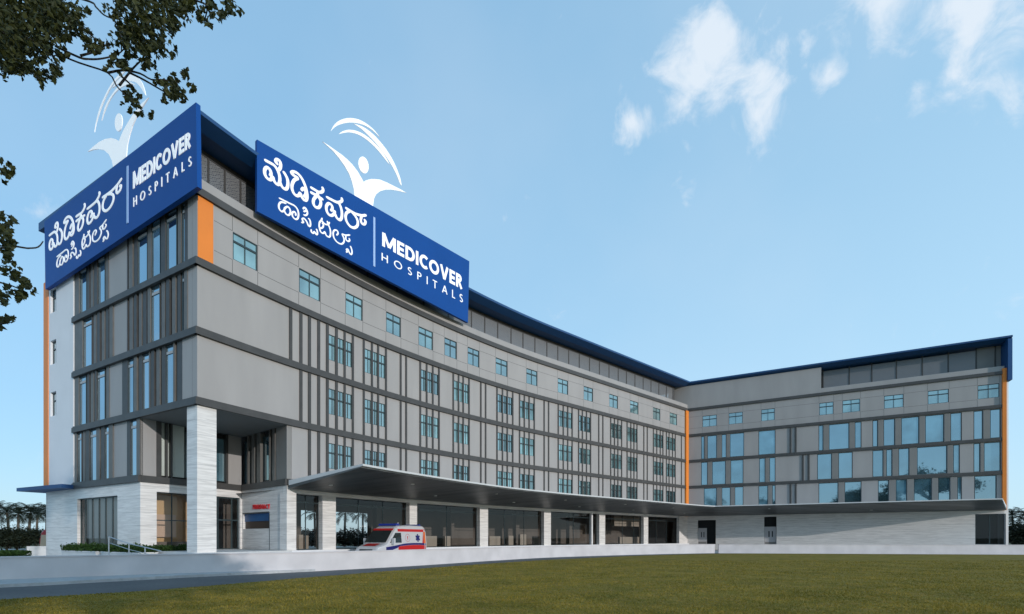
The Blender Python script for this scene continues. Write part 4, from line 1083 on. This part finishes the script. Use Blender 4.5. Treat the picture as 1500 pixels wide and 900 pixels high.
# ------------------------------------------------------------------ palms and trees
def palm_meshes(seed, h=5.6, fl=2.5, nf=20):
    r = random.Random(seed)
    tb = MB(); bend = r.uniform(-.4,.4)
    pts = [(bend*(k/8)**2, .2*math.sin(k*.5)*bend, h*k/8) for k in range(9)]
    tb.tube(pts, [.24-.10*k/8 for k in range(9)], 8)
    cb = MB(); top = Vector(pts[-1])
    for i in range(nf):
        az = i*2.39996+r.uniform(-.2,.2); el = R(80)*(1-i/nf)**.8-R(35)*(i/nf); L = fl*r.uniform(.8,1.1)
        d = Vector((math.cos(az), math.sin(az), 0)); prev = top.copy(); e = el; side = Vector((-d.y, d.x, 0))
        ns = 12; step = L/ns
        for k in range(ns):
            dirv = d*math.cos(e)+Vector((0,0,math.sin(e))); nx = prev+dirv*step
            w = .025*(1-k/ns)+.006
            cb.quad(prev-side*w, prev+side*w, nx+side*w, nx-side*w)
            if k > 0:
                ll = (.62*math.sin(3.0*(k+.6)/ns)+.12)*fl/2.6
                for sg in (-1,1):
                    for q in (0.,.5):
                        b0 = prev.lerp(nx, q); tip = b0+side*sg*ll*.8+dirv*ll*.55-Vector((0,0,ll*r.uniform(.15,.5)))
                        cb.quad(b0, b0+dirv*step*.38, tip+dirv*.03, tip)
            prev = nx; e -= R(3.2)+R(.75)*k
    return tb, cb
def mesh_only(mb, name, m):
    me = bpy.data.meshes.new(name); me.from_pydata([tuple(v) for v in mb.v], [], mb.f); me.update(); me.materials.append(m); return me
pm = []
for sd in range(3):
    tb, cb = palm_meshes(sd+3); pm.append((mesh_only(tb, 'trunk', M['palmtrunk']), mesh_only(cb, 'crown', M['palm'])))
def place_palm(k, loc, scale, label, group, rz):
    t = empty('palm_tree', loc, label, 'palm tree', group); t.scale = (scale,)*3; t.rotation_euler = (0,0,rz)
    for nm, me in zip(('trunk','crown'), pm[k % 3]):
        o = bpy.data.objects.new(nm, me); COL.objects.link(o); o.parent = t
    return t
def bushy(seed, rx, h0, h1, nclump=26, per=150, leaf=.34):
    g = np.random.default_rng(seed); c = []
    for i in range(nclump):
        a = g.uniform(0,6.28); rr = rx*math.sqrt(g.uniform(0.05,1))*.85; zz = g.uniform(h0, h1)
        k = 1-((zz-(h0+h1)/2)/((h1-h0)/2*1.15))**2; rr *= math.sqrt(max(k,.1))
        cen = np.array([rr*math.cos(a), rr*math.sin(a), zz]); s = rx*.24*g.uniform(.6,1.2)
        c.append(cen+g.normal(size=(per,3))*np.array([s,s,s*.65]))
    v, f = leaf_quads(np.concatenate(c), leaf, rng=g)
    m = MB(); m.v = v; m.f = f; return m
def trunk_mb(h, r0, seed, nl=5, spread=1.5):
    r = random.Random(seed); m = MB()
    m.tube([(0,0,0),(.05,.03,h*.5),(.0,.08,h)], [r0, r0*.75, r0*.5], 8)
    for i in range(nl):
        a = i*6.283/nl+r.uniform(-.3,.3); z = h*r.uniform(.6,.95)
        m.tube([(0,0,z),(math.cos(a)*spread*.5, math.sin(a)*spread*.5, z+spread*.4),(math.cos(a)*spread, math.sin(a)*spread, z+spread*1.0)], [r0*.45,r0*.3,r0*.12], 6)
    return m
bm_ = []
for sd in range(2):
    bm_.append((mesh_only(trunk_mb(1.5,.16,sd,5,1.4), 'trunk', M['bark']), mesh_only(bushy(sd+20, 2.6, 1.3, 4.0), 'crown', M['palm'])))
def place_bush(k, loc, sc_, label, group, rz):
    t = empty('bushy_tree', loc, label, 'tree', group); t.scale = sc_; t.rotation_euler = (0,0,rz)
    for nm, me in zip(('trunk','crown'), bm_[k % 2]):
        o = bpy.data.objects.new(nm, me); COL.objects.link(o); o.parent = t
def gp(px, Y): return ((px-CX)/F*Y, Y, 0)
LP = [(-6,72,1.02,'dark palm cut by the left edge of the picture'),(13,74,1.0,'dark palm second from the left edge, above the bushes'),(27,70,.92,'dark palm in the middle of the left grove, slightly lower'),
      (42,72,.98,'dark palm with drooping fronds right of the middle of the left grove'),(54,84,1.02,'far palm showing in the gap left of the hospital corner'),(68,70,.97,'dark palm touching the left corner of the hospital')]
for i, (px, Y, s, lb) in enumerate(LP): place_palm(i, gp(px, Y), s, lb, 'palms left of the hospital', i*1.3)
LB = [(-5,62,'dark bushy tree at the left picture edge under the palms'),(10,62,'dark bushy tree second from the left edge under the palms'),(25,63,'dark bushy tree below the drooping palm in the left grove'),(40,65,'dark bushy tree nearest the red van in the left grove')]
for i, (px, Y, lb) in enumerate(LB): place_bush(i, gp(px, Y), (.85,.85,.62+.05*(i%2)), lb, 'bushy trees left of the hospital', i*2.1)
RPs = [(1484,80,.95,'dark palm right beside the end of the right wing'),(1503,78,.92,'dark palm cut by the right edge of the picture')]
for i, (px, Y, s, lb) in enumerate(RPs): place_palm(i+1, gp(px, Y), s, lb, 'palms right of the hospital', i*2+.4)
for i, (px, Y, lb) in enumerate([(1487,70,'dark round bush right beside the end of the right wing'),(1506,68,'dark round bush cut by the right picture edge')]):
    place_bush(i+1, gp(px, Y), (.9,.9,.85), lb, 'bushes right of the hospital', i*1.7)
# palms that stand across the road, seen mirrored in the glass
for i, (px, Y, s, lb) in enumerate([(462,76,1.0,'dark palm seen through the first glazed bay beside the porch'),(505,80,1.05,'dark palm seen through the glass above the ambulance bonnet'),(531,78,1.0,'dark palm seen through the glass left of the ambulance roof')]):
    place_palm(i+1, gp(px, Y), s, lb, 'palms behind the hospital', i*1.1)
for i, (px, Y, lb) in enumerate([(450,66,'bushy tree behind the hospital seen through the first glazed bay'),(520,68,'bushy tree behind the hospital seen through the glass left of the ambulance')]):
    place_bush(i, gp(px, Y), (1.2,1.2,.62), lb, 'bushes behind the hospital', i*1.7)

# overhanging broadleaf tree at the upper left (trunk outside the picture)
def PX(px, py, Y): return Vector(((px-CX)/F*Y, Y, E+(HY-py)/F*Y))
tree = empty('overhanging_tree', (-15.5, 7.2, 0), 'dark broadleaf tree whose leafy branches hang into the upper left corner', 'tree')
m = MB(); m.tube([(-15.5,7.2,0),(-15.3,7.3,3),(-15.0,7.4,6.5),(-14.2,7.6,9.0)], [.34,.27,.22,.16], 10)
m.tube([(-14.2,7.6,9.0),(-12.5,8.2,10.4),PX(-40,40,8.6)], [.15,.11,.07], 8); m.tube([(-15.0,7.4,6.0),(-12.6,8.2,6.9),PX(-60,380,8.8)], [.12,.08,.05], 8)
m.tube([(-14.2,7.6,9.0),(-13.2,8.4,11.6),PX(-30,-60,9.2)], [.14,.1,.06], 8)
m.build('trunk', M['bark'], tree)
twigs = [[(-40,40),(20,52),(60,64),(85,79),(115,92),(158,107),(170,125),(182,138),(195,152),(210,163)],[(158,107),(180,103),(205,108),(222,117),(240,117),(262,122)],[(190,107),(212,118),(236,132),(250,140)],
         [(85,70),(115,84),(130,87),(150,86),(172,80),(185,68)],[(-30,-60),(60,-20),(130,2),(140,10),(152,22),(165,27),(180,28)],[(165,27),(176,45),(178,75)],[(-40,40),(0,62),(22,76)],[(118,82),(138,76),(160,63)],
         [(-60,380),(10,362),(40,364),(56,362),(63,354)],[(-40,340),(0,333),(12,328)],[(-60,380),(-10,410),(15,418),(38,428)],[(-60,250),(-10,246),(12,250)],[(-60,470),(0,475),(14,470)],[(140,-30),(220,-12),(290,2),(303,12),(300,28)],[(175,125),(195,100),(208,88)],
         [(75,78),(82,92),(85,102)],[(178,112),(196,128)],[(60,18),(100,30),(125,45),(145,62)]]
m = MB()
for tw_ in twigs:
    pts = smooth_poly(tw_, 3); n = len(pts)
    m.tube([PX(p.x, p.y, 8.8+.25*math.sin(i*.35+tw_[0][0])) for i, p in enumerate(pts)], [.017*(1-.75*i/n)+.004 for i in range(n)], 5)
m.build('branches', M['twig'], tree)
blobs = [(-15,10,34),(20,18,30),(58,12,30),(88,16,22),(-10,55,32),(30,55,30),(58,52,26),(82,40,17),(12,88,20),(35,92,16),(88,58,10),(10,70,25),(68,111,12),(55,115,7),(83,105,9),(50,88,12),(95,55,8),(90,80,9),(62,72,10),
         (112,33,11),(118,26,9),(108,45,8),(130,56,9),(127,64,7),(144,68,9),(138,72,7),
         (178,12,17),(205,8,20),(238,10,20),(265,8,18),(190,32,15),(215,32,17),(240,32,15),(260,30,9),(180,62,15),(200,60,16),(222,62,13),(238,68,11),(248,78,7),(215,84,12),(210,96,6),(188,80,8),(178,45,9),(255,40,7),(280,6,13),(230,48,10),
         (292,27,8),(301,30,8),(302,8,9),(318,22,10),(328,20,8),(340,8,11),(312,10,8),(335,15,6),(160,95,6),(176,94,8),(180,103,7),(166,82,6),
         (188,136,6),(192,150,8),(187,146,6),(198,144,6),(197,160,5),(222,168,5),(207,168,3),
         (248,128,10),(260,138,9),(252,142,8),(266,143,7),(255,116,7),(271,110,7),(280,131,7),(230,118,6),(236,122,5),(240,145,4),
         (2,241,7),(14,251,7),(6,258,6),(18,247,4),(2,322,9),(13,326,8),(4,337,9),(12,334,6),(4,362,9),(15,360,9),(10,376,9),(4,392,8),(0,345,8),(10,350,5),(24,398,9),(36,412,10),(42,422,7),(14,420,8),(30,424,9),(10,436,9),(28,436,5),(36,432,6),(2,426,6),(5,472,8),(16,469,6),(2,480,5)]
cs = []; 
for i, (px, py, r_) in enumerate(blobs):
    n = int(r_*r_*.62)+6
    Y = 8.8+rng.normal(size=n)*(.25+r_*.012)
    cl = rng.normal(size=(max(4, n//9), 2)); cl *= .62
    pick = cl[rng.integers(0, len(cl), n)]+rng.normal(size=(n,2))*.22
    a = px+pick[:,0]*r_; b = py+pick[:,1]*r_
    cs.append(np.stack([(a-CX)/F*Y, Y, E+(HY-b)/F*Y], 1))
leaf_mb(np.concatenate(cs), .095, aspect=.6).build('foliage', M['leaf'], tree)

# tall tree behind the viewpoint: its shade falls on the left end of the white wall
st = empty('tall_tree', (13.9,-12.9,0), 'tall flat crowned tree standing behind the viewpoint, shading the end of the white wall', 'tree')
m = MB(); m.tube([(13.9,-12.9,0),(14.0,-12.8,4),(13.8,-12.9,8.2)], [.4,.3,.2], 10)
for k in range(7):
    a = k*.9; m.tube([(13.85,-12.9,6.5+.2*k),(13.9+2*math.cos(a),-12.9+2*math.sin(a),8.2),(13.9+4.2*math.cos(a),-12.9+4.2*math.sin(a),9.4)], [.14,.1,.04], 6)
m.build('trunk', M['bark'], st)
g = np.random.default_rng(5); c = []
for i in range(70):
    a = g.uniform(0,6.283); rr = 5.0*math.sqrt(g.random()); z = 8.1+2.6*(1-(rr/5.4)**2)*g.random()+.5*g.random()
    c.append(np.array([13.9+rr*math.cos(a), -12.9+rr*math.sin(a), z])+g.normal(size=(170,3))*np.array([.55,.55,.35]))
leaf_mb(np.concatenate(c), .28).build('crown', M['leaf'], st)

for i, (x, y, s, lb) in enumerate([(14,-26,1.35,'tall flat crowned tree across the lawn, mirrored low in the right wing windows'),(25,-37,1.75,'tallest flat crowned tree across the lawn, mirrored in the right wing windows'),(-14,-28,1.25,'flat crowned tree standing left across the lawn behind the viewpoint')]):
    t = st.copy(); COL.objects.link(t); t.location = (x, y, 0); t.scale = (s,)*3; t.rotation_euler = (0,0,1.3*i+.6); t['label'] = lb
    for ch in list(st.children):
        c = ch.copy(); COL.objects.link(c); c.parent = t
for t in [o for o in COL.objects if o.name.startswith('tall_tree')]: t['group'] = 'flat crowned trees across the lawn'

# grass blades near the viewpoint
def grass():
    g = np.random.default_rng(11); N = 300000
    y = 7.5*(34/7.5)**(g.random(N)**1.25); x = (g.random(N)*2-1)*y*1.12
    # keep inside the lawn
    le = np.array(lawn_edge); keep = y < np.interp(x, le[:,0], le[:,1])-.05
    x, y = x[keep], y[keep]; n = len(x)
    pt = .5+.5*np.sin(x*.9+1.3*np.sin(y*.7))*np.sin(y*1.1+.8*np.sin(x*.5))
    h = (.016+.024*g.random(n))*(.65+.6*pt); w = .004+.0006*y
    a = g.random(n)*6.283; lean = g.normal(size=(n,2))*.025
    b0 = np.stack([x-w*np.cos(a), y-w*np.sin(a), np.full(n,.028)],1); b1 = np.stack([x+w*np.cos(a), y+w*np.sin(a), np.full(n,.028)],1)
    tp_ = np.stack([x+lean[:,0], y+lean[:,1], .03+h],1)
    v = np.stack([b0,b1,tp_],1).reshape(-1,3)
    me = bpy.data.meshes.new('grass'); me.vertices.add(3*n); me.vertices.foreach_set('co', v.ravel())
    me.loops.add(3*n); me.loops.foreach_set('vertex_index', np.arange(3*n)); me.polygons.add(n)
    me.polygons.foreach_set('loop_start', np.arange(0,3*n,3)); me.polygons.foreach_set('loop_total', np.full(n,3)); me.update(); me.validate()
    me.materials.append(M['grass']); o = bpy.data.objects.new('grass', me); COL.objects.link(o)
    tag(o, 'short green mown grass of the lawn', 'grass', None, 'stuff')
grass()

# ------------------------------------------------------------------ sky, sun, camera
SUN_EL = R(11.5); sd = Vector((.70,-.714)); sd.normalize()
W = bpy.data.worlds.new('World'); SC.world = W; W.use_nodes = True
nt = W.node_tree; bg = nt.nodes['Background']
sky = nt.nodes.new('ShaderNodeTexSky'); sky.sky_type = 'NISHITA'; sky.sun_disc = False
sky.sun_elevation = SUN_EL; sky.sun_rotation = math.atan2(sd.x, sd.y); sky.air_density = 1.0; sky.dust_density = .6; sky.ozone_density = 2.0
tc = nt.nodes.new('ShaderNodeTexCoord')
sx = nt.nodes.new('ShaderNodeSeparateXYZ'); nt.links.new(tc.outputs['Generated'], sx.inputs[0])
def math_node(op, a, b=None, clamp=False):
    n = nt.nodes.new('ShaderNodeMath'); n.operation = op; n.use_clamp = clamp
    for i, v in enumerate((a, b)):
        if v is None: continue
        if isinstance(v, (int, float)): n.inputs[i].default_value = v
        else: nt.links.new(v, n.inputs[i])
    return n.outputs[0]
# clouds: sparse cumulus with ragged edges, placed by direction in the sky
noi = nt.nodes.new('ShaderNodeTexNoise'); noi.inputs['Scale'].default_value = 5.5; noi.inputs['Detail'].default_value = 9; noi.inputs['Roughness'].default_value = .62; noi.inputs['Distortion'].default_value = .35
nt.links.new(tc.outputs['Generated'], noi.inputs['Vector'])
def blob(px, py, rad):
    d = Vector(((px-CX)/F, 1, (HY-py)/F)); d.normalize()
    vm = nt.nodes.new('ShaderNodeVectorMath'); vm.operation = 'DISTANCE'; nt.links.new(tc.outputs['Generated'], vm.inputs[0]); vm.inputs[1].default_value = d
    return math_node('SUBTRACT', 1., math_node('DIVIDE', vm.outputs['Value'], rad), True)
bl = None
for b in [(1050,70,.115),(1035,110,.10),(1110,165,.085),(1150,70,.07),(1120,120,.08),(1215,105,.04),(930,180,.045),(1290,5,.10),(1440,20,.14),(1480,60,.13),(1400,110,.07),(1345,135,.045),(1530,30,.16)]:
    v = blob(*b); bl = v if bl is None else math_node('MAXIMUM', bl, v)
nb_ = nt.nodes.new('ShaderNodeTexNoise'); nb_.inputs['Scale'].default_value = 17; nb_.inputs['Detail'].default_value = 10; nb_.inputs['Roughness'].default_value = .6; nb_.inputs['Distortion'].default_value = .5
nt.links.new(tc.outputs['Generated'], nb_.inputs['Vector'])
ns_ = math_node('ADD', math_node('MULTIPLY', noi.outputs['Fac'], .9), math_node('MULTIPLY', nb_.outputs['Fac'], 1.3))
den = math_node('ADD', math_node('MULTIPLY', bl, 1.15), math_node('MULTIPLY', math_node('SUBTRACT', ns_, 1.28), 1.9))
cr = nt.nodes.new('ShaderNodeValToRGB'); cr.color_ramp.interpolation = 'EASE'
cr.color_ramp.elements[0].position = .0; cr.color_ramp.elements[0].color = (0,0,0,1); cr.color_ramp.elements[1].position = 1.0; cr.color_ramp.elements[1].color = (1,1,1,1)
nt.links.new(den, cr.inputs['Fac'])
# faint overall haze veil
n2 = nt.nodes.new('ShaderNodeTexNoise'); n2.inputs['Scale'].default_value = 2.2; n2.inputs['Detail'].default_value = 4; nt.links.new(tc.outputs['Generated'], n2.inputs['Vector'])
veil = math_node('MULTIPLY', math_node('SUBTRACT', n2.outputs['Fac'], .45, True), .5)
tot = math_node('MAXIMUM', math_node('MULTIPLY', cr.outputs[0], .88), veil)
# clear-day tint: blend the Nishita sky with a blue zenith to pale horizon sweep, paler towards the sunny side
gr = nt.nodes.new('ShaderNodeValToRGB'); nt.links.new(sx.outputs['Z'], gr.inputs['Fac'])
ge = gr.color_ramp.elements; ge[0].position = 0; ge[0].color = (.37,.63,.85,1); ge[1].position = .75; ge[1].color = (.255,.505,.755,1)
e3 = ge.new(.3); e3.color = (.345,.625,.87,1)
az = nt.nodes.new('ShaderNodeMapRange'); az.inputs['From Min'].default_value = -.65; az.inputs['From Max'].default_value = .7; nt.links.new(sx.outputs['X'], az.inputs['Value'])
azc = nt.nodes.new('ShaderNodeMixRGB'); azc.inputs[1].default_value = (.88,.90,.93,1); azc.inputs[2].default_value = (1.30,1.14,1.06,1); nt.links.new(az.outputs[0], azc.inputs[0])
gm = nt.nodes.new('ShaderNodeMixRGB'); gm.blend_type = 'MULTIPLY'; gm.inputs[0].default_value = 1; nt.links.new(gr.outputs[0], gm.inputs[1]); nt.links.new(azc.outputs[0], gm.inputs[2])
gs = nt.nodes.new('ShaderNodeVectorMath'); gs.operation = 'SCALE'; gs.inputs['Scale'].default_value = 1/.15; nt.links.new(gm.outputs[0], gs.inputs[0])
ks = nt.nodes.new('ShaderNodeVectorMath'); ks.operation = 'SCALE'; ks.inputs['Scale'].default_value = 2.15; nt.links.new(sky.outputs[0], ks.inputs[0])
mulc = nt.nodes.new('ShaderNodeMixRGB'); mulc.inputs[0].default_value = .87
nt.links.new(ks.outputs[0], mulc.inputs[1]); nt.links.new(gs.outputs[0], mulc.inputs[2])
mx = nt.nodes.new('ShaderNodeMixRGB'); mx.inputs[2].default_value = (5.1,5.6,6.15,1)
nt.links.new(tot, mx.inputs[0]); nt.links.new(mulc.outputs[0], mx.inputs[1]); nt.links.new(mx.outputs[0], bg.inputs['Color'])
bg.inputs['Strength'].default_value = .15
sl = bpy.data.lights.new('sun', 'SUN'); sl.energy = 2.0; sl.angle = R(.5); sl.color = (1,.965,.925)
so_ = bpy.data.objects.new('sun', sl); COL.objects.link(so_)
dv = Vector((sd.x*math.cos(SUN_EL), sd.y*math.cos(SUN_EL), math.sin(SUN_EL)))
so_.rotation_euler = dv.to_track_quat('Z', 'Y').to_euler(); so_.location = (30,-30,40)
cam = bpy.data.cameras.new('camera'); co = bpy.data.objects.new('camera', cam); COL.objects.link(co)
co.location = (0,0,E); co.rotation_euler = (R(90),0,0); cam.sensor_width = 36; cam.lens = 36*F/1500; cam.shift_y = (HY-450)/1500; cam.clip_end = 5000; cam.clip_start = .1
SC.camera = co
vs = SC.view_settings; vs.view_transform = 'Standard'; vs.look = 'None'; vs.gamma = 1; vs.exposure = .09; vs.use_curve_mapping = False
